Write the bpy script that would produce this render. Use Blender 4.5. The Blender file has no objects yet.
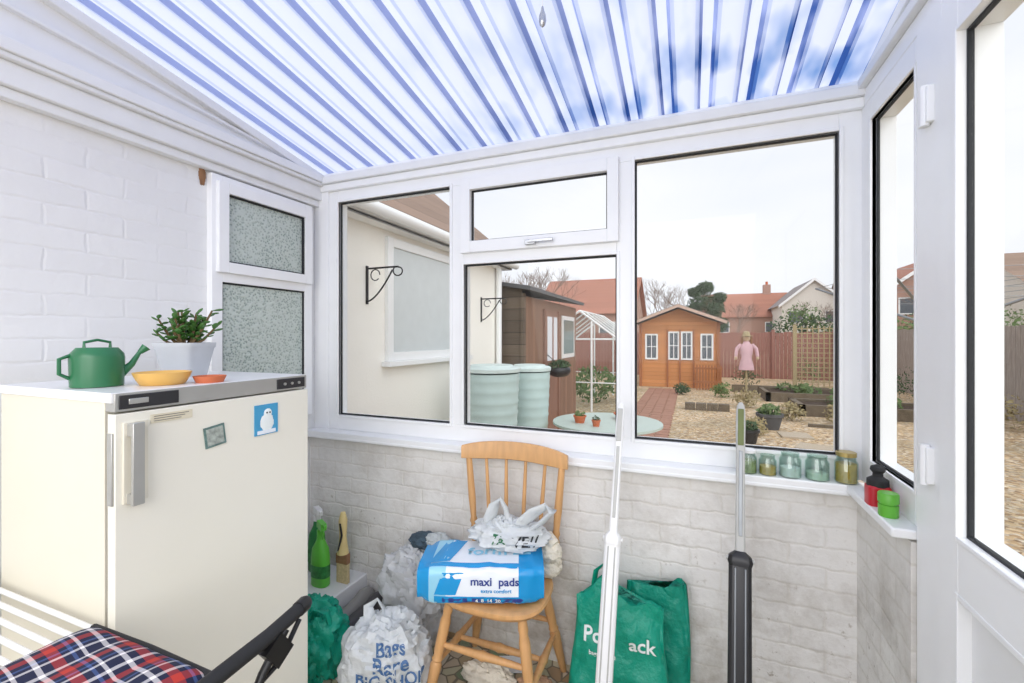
import bpy, math, random
from mathutils import Vector, Matrix, noise
from mathutils.bvhtree import BVHTree
random.seed(7)
scene = bpy.context.scene
try:
    scene.view_settings.view_transform = 'Standard'
    scene.view_settings.look = 'None'
    scene.view_settings.exposure = 0.12
except Exception: pass

# ------------------------------------------------------------ materials
def new(name):
    m = bpy.data.materials.new(name); m.use_nodes = True
    nt = m.node_tree; nt.nodes.clear()
    out = nt.nodes.new('ShaderNodeOutputMaterial')
    return m, nt, out
def N(nt, t, **kw):
    n = nt.nodes.new(t)
    for k, v in kw.items(): setattr(n, k, v)
    return n
def c4(c): return (c[0], c[1], c[2], 1)
def sr(r, g, b):
    f = lambda x: ((x/255+0.055)/1.055)**2.4 if x/255 > 0.04045 else x/255/12.92
    return (f(r), f(g), f(b))
def mat(name, col, rough=0.5, metal=0.0, var=0.08, scale=12.0, bump=0.0, bscale=60, trans=0.0, spec=0.5, stretch=None, alpha=1.0):
    m, nt, out = new(name)
    p = N(nt, 'ShaderNodeBsdfPrincipled')
    tc = N(nt, 'ShaderNodeTexCoord')
    src = tc.outputs['Object']
    if stretch:
        mp = N(nt, 'ShaderNodeMapping'); mp.inputs['Scale'].default_value = stretch
        nt.links.new(src, mp.inputs['Vector']); src = mp.outputs['Vector']
    nz = N(nt, 'ShaderNodeTexNoise'); nz.inputs['Scale'].default_value = scale; nz.inputs['Detail'].default_value = 5
    nt.links.new(src, nz.inputs['Vector'])
    mx = N(nt, 'ShaderNodeMix', data_type='RGBA')
    mx.inputs[6].default_value = c4([max(0, x*(1-var*1.6)) for x in col])
    mx.inputs[7].default_value = c4([min(1, x*(1+var)) for x in col])
    nt.links.new(nz.outputs['Fac'], mx.inputs[0])
    nt.links.new(mx.outputs[2], p.inputs['Base Color'])
    p.inputs['Roughness'].default_value = rough; p.inputs['Metallic'].default_value = metal
    p.inputs['Specular IOR Level'].default_value = spec
    p.inputs['Alpha'].default_value = alpha
    if trans: p.inputs['Transmission Weight'].default_value = trans
    if bump:
        n2 = N(nt, 'ShaderNodeTexNoise'); n2.inputs['Scale'].default_value = bscale; n2.inputs['Detail'].default_value = 4
        nt.links.new(src, n2.inputs['Vector'])
        b = N(nt, 'ShaderNodeBump'); b.inputs['Strength'].default_value = bump; b.inputs['Distance'].default_value = 0.01
        nt.links.new(n2.outputs['Fac'], b.inputs['Height']); nt.links.new(b.outputs['Normal'], p.inputs['Normal'])
    nt.links.new(p.outputs[0], out.inputs[0])
    return m
def pmix(nt, fac, a, b):
    mx = N(nt, 'ShaderNodeMix', data_type='RGBA')
    if isinstance(fac, float): mx.inputs[0].default_value = fac
    else: nt.links.new(fac, mx.inputs[0])
    for i, x in ((6, a), (7, b)):
        if isinstance(x, tuple): mx.inputs[i].default_value = c4(x)
        else: nt.links.new(x, mx.inputs[i])
    return mx.outputs[2]
def ramp(nt, src, stops, interp='LINEAR'):
    r = N(nt, 'ShaderNodeValToRGB'); cr = r.color_ramp; cr.interpolation = interp
    while len(cr.elements) > 1: cr.elements.remove(cr.elements[-1])
    cr.elements[0].position = stops[0][0]; cr.elements[0].color = c4(stops[0][1])
    for p_, c_ in stops[1:]:
        e = cr.elements.new(p_); e.color = c4(c_)
    nt.links.new(src, r.inputs[0]); return r.outputs[0]
def noise_n(nt, src, scale, detail=5, rough=0.5):
    nz = N(nt, 'ShaderNodeTexNoise'); nz.inputs['Scale'].default_value = scale
    nz.inputs['Detail'].default_value = detail; nz.inputs['Roughness'].default_value = rough
    if src: nt.links.new(src, nz.inputs['Vector'])
    return nz.outputs['Fac']
def math_n(nt, op, a, b=None, clamp=False):
    m = N(nt, 'ShaderNodeMath', operation=op); m.use_clamp = clamp
    for i, x in ((0, a), (1, b)):
        if x is None: continue
        if isinstance(x, (int, float)): m.inputs[i].default_value = x
        else: nt.links.new(x, m.inputs[i])
    return m.outputs[0]

def brick_mat(name, axis, base, mortar, dirt, dirt_amt, bump=0.5, bw=0.228, bh=0.076, c2=None, thr=0.45, wobble=0.022, bk=0.8):
    m, nt, out = new(name)
    p = N(nt, 'ShaderNodeBsdfPrincipled'); p.inputs['Roughness'].default_value = 0.65
    tc = N(nt, 'ShaderNodeTexCoord'); sp = N(nt, 'ShaderNodeSeparateXYZ'); cb = N(nt, 'ShaderNodeCombineXYZ')
    nt.links.new(tc.outputs['Object'], sp.inputs[0])
    wob = noise_n(nt, tc.outputs['Object'], 13, 4, .6)
    wob = math_n(nt, 'MULTIPLY', math_n(nt, 'SUBTRACT', wob, 0.5), wobble)
    nt.links.new(math_n(nt, 'ADD', sp.outputs[axis], wob), cb.inputs[0])
    nt.links.new(math_n(nt, 'ADD', sp.outputs['Z'], wob), cb.inputs[1])
    br = N(nt, 'ShaderNodeTexBrick'); br.offset = 0.5
    br.inputs['Scale'].default_value = 1; br.inputs['Brick Width'].default_value = bw
    br.inputs['Row Height'].default_value = bh; br.inputs['Mortar Size'].default_value = 0.008
    br.inputs['Mortar Smooth'].default_value = 1.0; br.inputs['Bias'].default_value = 0
    br.inputs['Color1'].default_value = c4(base); br.inputs['Color2'].default_value = c4(c2 or [x*0.965 for x in base])
    br.inputs['Mortar'].default_value = c4(mortar)
    nt.links.new(cb.outputs[0], br.inputs['Vector'])
    n1 = noise_n(nt, tc.outputs['Object'], 3.2, 9, 0.72)
    f = ramp(nt, n1, [(thr, (0, 0, 0)), (thr+.3, (1, 1, 1))])
    zf = math_n(nt, 'SUBTRACT', 1.25, sp.outputs['Z'], True)
    f = math_n(nt, 'MULTIPLY', math_n(nt, 'MULTIPLY', f, zf), dirt_amt, True)
    n3 = noise_n(nt, tc.outputs['Object'], 24, 6, .75)
    f3 = math_n(nt, 'MULTIPLY', math_n(nt, 'MULTIPLY', ramp(nt, n3, [(.60, (0, 0, 0)), (.68, (1, 1, 1))]), zf), dirt_amt*.8, True)
    f = math_n(nt, 'MAXIMUM', f, f3)
    col = pmix(nt, f, br.outputs['Color'], dirt)
    nt.links.new(col, p.inputs['Base Color'])
    n2 = noise_n(nt, tc.outputs['Object'], 34, 6, .6); n4 = noise_n(nt, tc.outputs['Object'], 9, 3, .5)
    # joints partly filled by paint: modulate depth
    nj = ramp(nt, noise_n(nt, tc.outputs['Object'], 4, 3, .5), [(.35, (.25, .25, .25)), (.65, (1, 1, 1))])
    h = math_n(nt, 'ADD', math_n(nt, 'MULTIPLY', math_n(nt, 'MULTIPLY', br.outputs['Fac'], nj), -bk), math_n(nt, 'ADD', math_n(nt, 'MULTIPLY', n2, 0.7), math_n(nt, 'MULTIPLY', n4, 1.3)))
    b = N(nt, 'ShaderNodeBump'); b.inputs['Strength'].default_value = bump; b.inputs['Distance'].default_value = 0.006
    nt.links.new(h, b.inputs['Height']); nt.links.new(b.outputs[0], p.inputs['Normal'])
    nt.links.new(p.outputs[0], out.inputs[0]); return m

def glass_mat(name, tint=(1, 1, 1), refl=0.05):
    m, nt, out = new(name)
    t = N(nt, 'ShaderNodeBsdfTransparent'); t.inputs[0].default_value = c4(tint)
    g = N(nt, 'ShaderNodeBsdfGlossy'); g.inputs['Roughness'].default_value = 0.01
    mx = N(nt, 'ShaderNodeMixShader'); mx.inputs[0].default_value = refl
    nt.links.new(t.outputs[0], mx.inputs[1]); nt.links.new(g.outputs[0], mx.inputs[2]); nt.links.new(mx.outputs[0], out.inputs[0])
    return m
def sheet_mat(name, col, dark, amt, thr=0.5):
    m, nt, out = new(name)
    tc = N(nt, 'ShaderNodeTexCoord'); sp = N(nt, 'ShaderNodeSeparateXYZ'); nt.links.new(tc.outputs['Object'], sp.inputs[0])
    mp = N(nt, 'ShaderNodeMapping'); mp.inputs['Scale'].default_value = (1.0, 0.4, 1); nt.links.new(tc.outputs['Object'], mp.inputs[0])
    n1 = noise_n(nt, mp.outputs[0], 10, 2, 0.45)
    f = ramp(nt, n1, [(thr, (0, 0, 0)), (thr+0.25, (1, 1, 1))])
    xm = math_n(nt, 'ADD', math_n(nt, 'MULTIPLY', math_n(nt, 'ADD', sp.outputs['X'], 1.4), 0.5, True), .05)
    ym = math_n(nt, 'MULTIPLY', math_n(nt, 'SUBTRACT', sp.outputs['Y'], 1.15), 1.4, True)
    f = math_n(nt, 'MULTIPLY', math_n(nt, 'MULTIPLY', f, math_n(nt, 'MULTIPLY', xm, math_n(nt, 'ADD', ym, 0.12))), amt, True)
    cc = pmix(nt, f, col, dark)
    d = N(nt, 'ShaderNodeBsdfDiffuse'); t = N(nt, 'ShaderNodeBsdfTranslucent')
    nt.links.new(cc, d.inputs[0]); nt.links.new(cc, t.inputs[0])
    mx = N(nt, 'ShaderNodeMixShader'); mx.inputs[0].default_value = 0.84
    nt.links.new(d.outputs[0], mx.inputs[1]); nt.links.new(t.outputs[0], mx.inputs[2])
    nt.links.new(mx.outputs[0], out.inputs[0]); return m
def plastic_bag_mat(name, col, trl=0.35, rough=0.3, alpha=1.0):
    m, nt, out = new(name)
    p = N(nt, 'ShaderNodeBsdfPrincipled'); p.inputs['Base Color'].default_value = c4(col); p.inputs['Roughness'].default_value = rough
    p.inputs['Alpha'].default_value = alpha
    t = N(nt, 'ShaderNodeBsdfTranslucent'); t.inputs[0].default_value = c4(col)
    tc = N(nt, 'ShaderNodeTexCoord'); h = noise_n(nt, tc.outputs['Object'], 28, 4)
    b = N(nt, 'ShaderNodeBump'); b.inputs['Strength'].default_value = 0.6; b.inputs['Distance'].default_value = 0.02
    nt.links.new(h, b.inputs['Height']); nt.links.new(b.outputs[0], p.inputs['Normal'])
    mx = N(nt, 'ShaderNodeMixShader'); mx.inputs[0].default_value = trl
    nt.links.new(p.outputs[0], mx.inputs[1]); nt.links.new(t.outputs[0], mx.inputs[2]); nt.links.new(mx.outputs[0], out.inputs[0])
    return m
def plaid_mat(name):
    m, nt, out = new(name)
    p = N(nt, 'ShaderNodeBsdfPrincipled'); p.inputs['Roughness'].default_value = 0.85
    tc = N(nt, 'ShaderNodeTexCoord'); mp = N(nt, 'ShaderNodeMapping'); mp.inputs['Rotation'].default_value = (0, 0, math.radians(8))
    nt.links.new(tc.outputs['Object'], mp.inputs[0]); sp = N(nt, 'ShaderNodeSeparateXYZ'); nt.links.new(mp.outputs[0], sp.inputs[0])
    navy = sr(24, 30, 60); red = sr(185, 55, 45); wh = sr(235, 230, 230); bl = sr(75, 100, 155)
    st = [(0, navy), (0.18, wh), (0.27, navy), (0.42, red), (0.60, navy), (0.72, bl), (0.78, navy), (0.87, wh), (0.93, navy)]
    cols = []
    for ax in ('X', 'Y'):
        fr = math_n(nt, 'FRACT', math_n(nt, 'ADD', math_n(nt, 'MULTIPLY', sp.outputs[ax], 1/0.10), 40.3))
        cols.append(ramp(nt, fr, st, 'CONSTANT'))
    c = pmix(nt, 0.5, cols[0], cols[1]); nt.links.new(c, p.inputs['Base Color'])
    nt.links.new(p.outputs[0], out.inputs[0]); return m
def gravel_mat():
    m, nt, out = new('gravel')
    p = N(nt, 'ShaderNodeBsdfPrincipled'); p.inputs['Roughness'].default_value = 0.85
    tc = N(nt, 'ShaderNodeTexCoord')
    v = N(nt, 'ShaderNodeTexVoronoi'); v.inputs['Scale'].default_value = 26; nt.links.new(tc.outputs['Object'], v.inputs['Vector'])
    sp = N(nt, 'ShaderNodeSeparateColor'); nt.links.new(v.outputs['Color'], sp.inputs[0])
    c = ramp(nt, sp.outputs[0], [(0, sr(140, 112, 84)), (0.3, sr(192, 160, 120)), (0.55, sr(224, 198, 160)), (0.8, sr(172, 154, 134)), (1, sr(238, 224, 200))])
    big = noise_n(nt, tc.outputs['Object'], 0.9, 6)
    c = pmix(nt, ramp(nt, big, [(0.45, (0, 0, 0)), (0.7, (0.55, 0.55, 0.55))]), c, sr(138, 126, 98))
    nt.links.new(c, p.inputs['Base Color'])
    b = N(nt, 'ShaderNodeBump'); b.inputs['Strength'].default_value = 0.8; b.inputs['Distance'].default_value = 0.02; b.invert = True
    nt.links.new(v.outputs['Distance'], b.inputs['Height']); nt.links.new(b.outputs[0], p.inputs['Normal'])
    nt.links.new(p.outputs[0], out.inputs[0]); return m
def board_mat(name, col, period, axis='Z', dark=0.45, var=0.25, streak=False):
    m, nt, out = new(name)
    p = N(nt, 'ShaderNodeBsdfPrincipled'); p.inputs['Roughness'].default_value = 0.75
    tc = N(nt, 'ShaderNodeTexCoord'); sp = N(nt, 'ShaderNodeSeparateXYZ'); nt.links.new(tc.outputs['Object'], sp.inputs[0])
    s = math_n(nt, 'MULTIPLY', sp.outputs[axis], 1/period); fr = math_n(nt, 'FRACT', math_n(nt, 'ADD', s, 50))
    fl = math_n(nt, 'FLOOR', math_n(nt, 'ADD', s, 50))
    wn = N(nt, 'ShaderNodeTexWhiteNoise', noise_dimensions='1D'); nt.links.new(fl, wn.inputs['W'])
    mp = N(nt, 'ShaderNodeMapping'); mp.inputs['Scale'].default_value = (1, 1, 7) if streak else (1, 1, 1); nt.links.new(tc.outputs['Object'], mp.inputs[0])
    n1 = noise_n(nt, mp.outputs[0], 5, 8, 0.7)
    k = math_n(nt, 'ADD', math_n(nt, 'MULTIPLY', wn.outputs[0], 0.4), math_n(nt, 'MULTIPLY', n1, 0.6))
    c = pmix(nt, k, tuple(x*(1-var) for x in col), tuple(min(1, x*(1+var)) for x in col))
    g = ramp(nt, fr, [(0, (1, 1, 1)), (0.10, (0, 0, 0))])
    c = pmix(nt, g, c, tuple(x*dark for x in col))
    nt.links.new(c, p.inputs['Base Color'])
    b = N(nt, 'ShaderNodeBump'); b.inputs['Strength'].default_value = 0.6; b.inputs['Distance'].default_value = 0.015
    nt.links.new(fr, b.inputs['Height']); nt.links.new(b.outputs[0], p.inputs['Normal'])
    nt.links.new(p.outputs[0], out.inputs[0]); return m
def obscure_mat():
    m, nt, out = new('obscure_glass')
    p = N(nt, 'ShaderNodeBsdfPrincipled'); p.inputs['Roughness'].default_value = 0.2
    tc = N(nt, 'ShaderNodeTexCoord')
    v = N(nt, 'ShaderNodeTexVoronoi'); v.inputs['Scale'].default_value = 85; nt.links.new(tc.outputs['Object'], v.inputs['Vector'])
    big = noise_n(nt, tc.outputs['Object'], 3, 2); mid = noise_n(nt, tc.outputs['Object'], 22, 4, .7)
    a = pmix(nt, big, sr(96, 118, 114), sr(168, 180, 170))
    a = pmix(nt, ramp(nt, mid, [(.4, (0, 0, 0)), (.7, (.5, .5, .5))]), a, sr(190, 200, 192))
    c = pmix(nt, ramp(nt, v.outputs['Distance'], [(0.2, (0, 0, 0)), (0.55, (.75, .75, .75))]), a, sr(205, 214, 208))
    nt.links.new(c, p.inputs['Base Color'])
    b = N(nt, 'ShaderNodeBump'); b.inputs['Strength'].default_value = 0.8; b.inputs['Distance'].default_value = 0.004
    nt.links.new(v.outputs['Distance'], b.inputs['Height']); nt.links.new(b.outputs[0], p.inputs['Normal'])
    nt.links.new(p.outputs[0], out.inputs[0]); return m
def floor_mat():
    m, nt, out = new('patterned_vinyl')
    p = N(nt, 'ShaderNodeBsdfPrincipled'); p.inputs['Roughness'].default_value = 0.35
    tc = N(nt, 'ShaderNodeTexCoord')
    v = N(nt, 'ShaderNodeTexVoronoi'); v.inputs['Scale'].default_value = 16; nt.links.new(tc.outputs['Object'], v.inputs['Vector'])
    sp = N(nt, 'ShaderNodeSeparateColor'); nt.links.new(v.outputs['Color'], sp.inputs[0])
    c = ramp(nt, sp.outputs[1], [(0, sr(120, 135, 105)), (0.35, sr(205, 195, 165)), (0.7, sr(160, 130, 95)), (1, sr(225, 218, 200))])
    v2 = N(nt, 'ShaderNodeTexVoronoi', feature='DISTANCE_TO_EDGE'); v2.inputs['Scale'].default_value = 16; nt.links.new(tc.outputs['Object'], v2.inputs['Vector'])
    c = pmix(nt, ramp(nt, v2.outputs[0], [(0.03, (1, 1, 1)), (0.07, (0, 0, 0))]), c, sr(120, 110, 95))
    nt.links.new(c, p.inputs['Base Color']); nt.links.new(p.outputs[0], out.inputs[0]); return m

UPVC = mat('upvc_white', sr(242, 243, 244), 0.28, var=0.02)
UPVC2 = mat('upvc_offwhite', sr(232, 233, 234), 0.35, var=0.03)
GASK = mat('black_gasket', sr(34, 36, 40), 0.6)
GLASS = glass_mat('window_glass', (0.98, 0.99, 0.985), 0.010)
BRY = brick_mat('white_brick_left', 'Y', sr(232, 232, 232), sr(229, 229, 229), sr(200, 196, 188), 0.25, 0.40, bk=.7)
BRX = brick_mat('white_brick_back', 'X', sr(234, 232, 229), sr(227, 224, 219), sr(150, 138, 122), 0.95, 0.6, thr=.46, bk=.6, wobble=.03)
BRY2 = brick_mat('white_brick_right', 'Y', sr(232, 230, 226), sr(222, 219, 213), sr(142, 132, 118), 1.0, 0.65, thr=.42, bk=.6, wobble=.03)
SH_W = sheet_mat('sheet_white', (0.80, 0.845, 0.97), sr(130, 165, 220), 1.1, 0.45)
SH_T = sheet_mat('sheet_edge_shade', (0.68, 0.75, 0.95), sr(85, 125, 195), 1.4, 0.42)  # bluer flat edges: shade beside the ribs painted into the sheet tint
SH_B = sheet_mat('sheet_side_shade', (0.42, 0.50, 0.84), sr(60, 95, 165), 1.6, 0.36)  # rib sides: their shade painted as a darker blue over the tint
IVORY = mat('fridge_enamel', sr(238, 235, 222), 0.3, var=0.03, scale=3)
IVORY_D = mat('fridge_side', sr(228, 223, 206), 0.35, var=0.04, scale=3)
STRIP = mat('brushed_strip', sr(190, 190, 186), 0.35, 0.6)
DARKP = mat('dark_plastic', sr(45, 45, 48), 0.4)
BLACK = mat('black_metal', sr(30, 30, 32), 0.35, 0.2)
BLACKP = mat('black_rubber', sr(34, 34, 36), 0.7)
SILVER = mat('silver_metal', sr(190, 192, 196), 0.25, 0.9)
PINE = mat('pine_wood', sr(216, 166, 112), 0.4, var=0.20, scale=10, stretch=(4, 4, 0.6), spec=0.5)
GREENM = mat('green_enamel', sr(44, 112, 74), 0.3)
TERRA = mat('terracotta', sr(200, 110, 72), 0.7)
YELB = mat('yellow_glaze', sr(226, 180, 98), 0.35)
POTG = mat('pot_grey', sr(200, 204, 208), 0.4)
SOIL = mat('soil', sr(70, 52, 38), 0.95, var=0.4, scale=60)
LEAF = mat('jade_leaf', sr(72, 118, 52), 0.4, var=0.35, scale=25)
STEM = mat('stem_brown', sr(110, 90, 60), 0.8)
WHITEP = mat('white_plastic', sr(240, 240, 240), 0.3, var=0.02)
BAGW = plastic_bag_mat('bag_white', sr(236, 240, 242), 0.3)
BAGC = plastic_bag_mat('bag_clear', sr(232, 234, 236), 0.3, 0.15, 0.8)
BAGT = plastic_bag_mat('bag_teal', sr(20, 166, 138), 0.15, 0.4)
BAGT2 = plastic_bag_mat('bag_teal_dark', sr(22, 154, 130), 0.15, 0.4)
BLUEI = mat('ink_blue', sr(70, 108, 155), 0.5)
BLKI = mat('ink_black', sr(30, 34, 40), 0.5)
WHI = mat('ink_white', sr(240, 248, 246), 0.5)
PACKB = mat('pack_blue', sr(20, 150, 215), 0.25, var=0.1)
PACKL = mat('pack_light', sr(150, 210, 236), 0.25, var=0.08)
PACKW = mat('pack_white', sr(236, 242, 250), 0.25, var=0.04)
PACKN = mat('pack_navy', sr(40, 62, 140), 0.3)
CLOTHW = mat('cloth_cream', sr(230, 222, 206), 0.9, bump=0.5, bscale=90)
CLOTHD = mat('cloth_slate', sr(70, 88, 100), 0.9, var=.5, scale=30, bump=0.5)
CLOTHB = mat('cloth_brown', sr(150, 112, 82), 0.9, bump=0.5)
SHOE = mat('shoe_leather', sr(80, 78, 80), 0.5)
SHOE2 = mat('shoe_grey', sr(150, 148, 145), 0.6)
PLAID = plaid_mat('tartan')
FLOORM = floor_mat()

# ------------------------------------------------------------ builder
class B:
    def __init__(s, name): s.n = name; s.v = []; s.f = []; s.mi = []; s.sm = []; s.mats = []
    def M(s, m):
        if m not in s.mats: s.mats.append(m)
        return s.mats.index(m)
    def add(s, vs, fs, m, smooth=False, T=None):
        o = len(s.v); k = s.M(m)
        for v in vs:
            v = Vector(v)
            if T: v = T @ v
            s.v.append(v)
        for f in fs: s.f.append([i+o for i in f]); s.mi.append(k); s.sm.append(smooth)
    def bx(s, x0, x1, y0, y1, z0, z1, m, T=None):
        vs = [(x0,y0,z0),(x1,y0,z0),(x1,y1,z0),(x0,y1,z0),(x0,y0,z1),(x1,y0,z1),(x1,y1,z1),(x0,y1,z1)]
        s.add(vs, [(0,3,2,1),(4,5,6,7),(0,1,5,4),(1,2,6,5),(2,3,7,6),(3,0,4,7)], m, False, T)
    def box(s, c, d, m, rz=0, rx=0, ry=0):
        T = Matrix.Translation(c) @ Matrix.Rotation(rz,4,'Z') @ Matrix.Rotation(ry,4,'Y') @ Matrix.Rotation(rx,4,'X')
        a,b_,c_ = d[0]/2, d[1]/2, d[2]/2
        s.bx(-a,a,-b_,b_,-c_,c_, m, T)
    def loft(s, rings, m, cap=True, smooth=True, closed=True):
        n = len(rings[0]); vs = [p for r in rings for p in r]; fs = []
        for i in range(len(rings)-1):
            for j in range(n if closed else n-1):
                k = (j+1) % n
                fs.append((i*n+j, i*n+k, (i+1)*n+k, (i+1)*n+j))
        s.add(vs, fs, m, smooth)
        if cap:
            s.add(rings[0], [tuple(range(n))[::-1]], m, False); s.add(rings[-1], [tuple(range(n))], m, False)
    def lathe(s, p0, p1, prof, m, seg=24, smooth=True, cap=True):
        p0 = Vector(p0); p1 = Vector(p1); ax = p1-p0; d = ax.normalized()
        u = d.orthogonal().normalized(); w = d.cross(u)
        rings = [[p0+ax*t+(u*math.cos(2*math.pi*j/seg)+w*math.sin(2*math.pi*j/seg))*max(r,1e-4) for j in range(seg)] for t, r in prof]
        s.loft(rings, m, cap, smooth)
    def cyl(s, p0, p1, r, m, seg=16, r2=None): s.lathe(p0, p1, [(0, r), (1, r if r2 is None else r2)], m, seg)
    def tube(s, pts, r, m, seg=10, cap=True, flat=None):
        pts = [Vector(p) for p in pts]; rings = []; u = None
        for i, p in enumerate(pts):
            d = (pts[min(i+1, len(pts)-1)]-pts[max(i-1, 0)]).normalized()
            if u is None: u = d.orthogonal().normalized()
            else: u = (u-d*u.dot(d)).normalized()
            w = d.cross(u); rr = r[i] if isinstance(r, (list, tuple)) else r
            rings.append([p+(u*math.cos(2*math.pi*j/seg)+w*math.sin(2*math.pi*j/seg)*(flat or 1))*rr for j in range(seg)])
        s.loft(rings, m, cap)
    def blob(s, c, r, m, seed=0, amp=0.15, freq=3.0, floor=None, su=40, sv=26, rz=0, ridge=True, sq=1.0, ceil=None):
        c = Vector(c); vs = []; fs = []
        for i in range(sv+1):
            th = math.pi*i/sv
            for j in range(su):
                ph = 2*math.pi*j/su
                d = Vector((math.sin(th)*math.cos(ph), math.sin(th)*math.sin(ph), math.cos(th)))
                q = Vector([math.copysign(abs(a)**sq, a) for a in d])
                nn = noise.noise(d*freq+Vector((seed*7.1, seed*3.3, 1)))
                if ridge: nn = nn*0.6 + (0.35-abs(noise.noise(d*freq*2.3+Vector((3, seed*5.7, 2)))))*0.9
                k = 1+amp*nn
                p = Vector((q.x*r[0]*k, q.y*r[1]*k, q.z*r[2]*k)); p.rotate(Matrix.Rotation(rz, 3, 'Z')); p += c
                if floor is not None and p.z < floor: p.z = floor + 0.001*(noise.noise(p*30))
                if ceil is not None and p.z > ceil: p.z = ceil
                vs.append(p)
        for i in range(sv):
            for j in range(su):
                k = (j+1) % su; fs.append((i*su+j, (i+1)*su+j, (i+1)*su+k, i*su+k))
        s.add(vs, fs, m, True)
    def leaves(s, c, r, n, size, m, shell=0.55):
        for _ in range(n):
            d = Vector((random.gauss(0,1), random.gauss(0,1), random.gauss(0,1))).normalized()*random.uniform(shell, 1)
            p = Vector(c)+Vector((d.x*r[0], d.y*r[1], d.z*r[2]))
            a = Vector((random.gauss(0,1), random.gauss(0,1), random.gauss(0,1))).normalized(); b_ = a.orthogonal().normalized()
            k = size*random.uniform(.6, 1.3)
            s.add([p-a*k, p+b_*k*.5, p+a*k, p-b_*k*.5], [(0,1,2,3)], m)
    def done(s, bevel=0, ang=35, seg=2):
        me = bpy.data.meshes.new(s.n); me.from_pydata([tuple(v) for v in s.v], [], s.f)
        for m in s.mats: me.materials.append(m)
        me.polygons.foreach_set('material_index', s.mi); me.polygons.foreach_set('use_smooth', s.sm)
        me.update()
        try: me.set_sharp_from_angle(angle=math.radians(45))
        except Exception: pass
        ob = bpy.data.objects.new(s.n, me); scene.collection.objects.link(ob)
        if bevel:
            md = ob.modifiers.new('bevel', 'BEVEL'); md.width = bevel; md.segments = seg; md.limit_method = 'ANGLE'; md.angle_limit = math.radians(ang)
        return ob
    def bvh(s): return BVHTree.FromPolygons([tuple(v) for v in s.v], s.f)
def decal(parent, name, txt, c, right, up, size, m, bvh, off=0.003):
    cu = bpy.data.curves.new(name, 'FONT'); cu.body = txt; cu.size = size; cu.align_x = 'CENTER'; cu.align_y = 'CENTER'
    cu.resolution_u = 3; cu.space_line = 0.85; cu.offset = size*0.02
    to = bpy.data.objects.new(name+'_t', cu); scene.collection.objects.link(to)
    dg = bpy.context.evaluated_depsgraph_get(); dg.update()
    me = bpy.data.meshes.new_from_object(to.evaluated_get(dg)); bpy.data.objects.remove(to)
    right = Vector(right).normalized(); up = Vector(up).normalized(); nrm = right.cross(up).normalized(); c = Vector(c)
    for v in me.vertices:
        p = c + right*v.co.x + up*v.co.y
        if bvh:
            h = bvh.ray_cast(p+nrm*0.4, -nrm)
            p = (h[0] if h[0] is not None else p) + nrm*off
        v.co = p
    me.materials.clear(); me.materials.append(m)
    ob = bpy.data.objects.new(name, me); scene.collection.objects.link(ob); ob.parent = parent
    return ob
def ring(cx, cy, z, a, b, n=2.0, seg=32, rz=0, f=None):
    o = []
    for j in range(seg):
        t = 2*math.pi*j/seg; c, s_ = math.cos(t), math.sin(t)
        x = math.copysign(abs(c)**(2/n), c)*a; y = math.copysign(abs(s_)**(2/n), s_)*b
        xx = x*math.cos(rz)-y*math.sin(rz); yy = x*math.sin(rz)+y*math.cos(rz)
        o.append(Vector((cx+xx, cy+yy, z+(f(x, y) if f else 0))))
    return o

# ------------------------------------------------------------ room
RZ = lambda y: 2.375+0.18*(1.97-y)
NEAR = -1.4
b = B('floor'); b.bx(-2.2, .68, NEAR, 2.03, -.1, 0, FLOORM); b.done()
b = B('wall_left'); b.bx(-2.2, -2.0, NEAR, 2.03, 0, 2.95, BRY); b.done()
b = B('wall_back'); b.bx(-2.0, .68, 1.92, 2.05, 0, .90, BRX); b.done()
b = B('wall_right'); b.bx(.55, .68, 1.505, 1.92, 0, .90, BRY2); b.done()
b = B('wall_right'); b.bx(.55, .68, NEAR, .46, 0, .90, BRY2); b.done()
b = B('wall_brown_patch'); b.blob((-1.998, 1.315, 2.17), (.006, .014, .045), CLOTHB, 3, .4, 3); b.done()  # brown patch on the left wall's brick face
b = B('trim_2')
b.bx(-2.0, .56, 1.878, 1.97, .905, .932, UPVC); b.bx(.508, .60, 1.505, 1.878, .905, .932, UPVC)
b.bx(-2.0, .52, 1.876, 1.886, .893, .91, UPVC)
b.done(.005)
b = B('trim_3')
for (z0, z1, pr) in [(2.19, 2.225, .035), (2.225, 2.30, .055), (2.30, 2.318, .075), (2.318, 2.36, .085)]:
    b.bx(-2.0, -2.0+pr, NEAR, 1.965, z0, z1, UPVC2)
def sloped(b, x0, x1, f0, f1, m, y0=NEAR, y1=1.965):
    vs = [(x0,y0,f0(y0)),(x1,y0,f0(y0)),(x1,y1,f0(y1)),(x0,y1,f0(y1)),(x0,y0,f1(y0)),(x1,y0,f1(y0)),(x1,y1,f1(y1)),(x0,y1,f1(y1))]
    b.add(vs, [(0,3,2,1),(4,5,6,7),(0,1,5,4),(1,2,6,5),(2,3,7,6),(3,0,4,7)], m)
sloped(b, -2.0, -1.965, lambda y: 2.34, lambda y: RZ(y)+.02, UPVC2)
sloped(b, -2.0, -1.945, lambda y: 2.36+(RZ(y)-2.375)*.45, lambda y: 2.375+(RZ(y)-2.375)*.45, UPVC2)
sloped(b, -2.0, -1.935, lambda y: RZ(y)-.045, lambda y: RZ(y)-.006, UPVC2)
b.done(.004)

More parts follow.
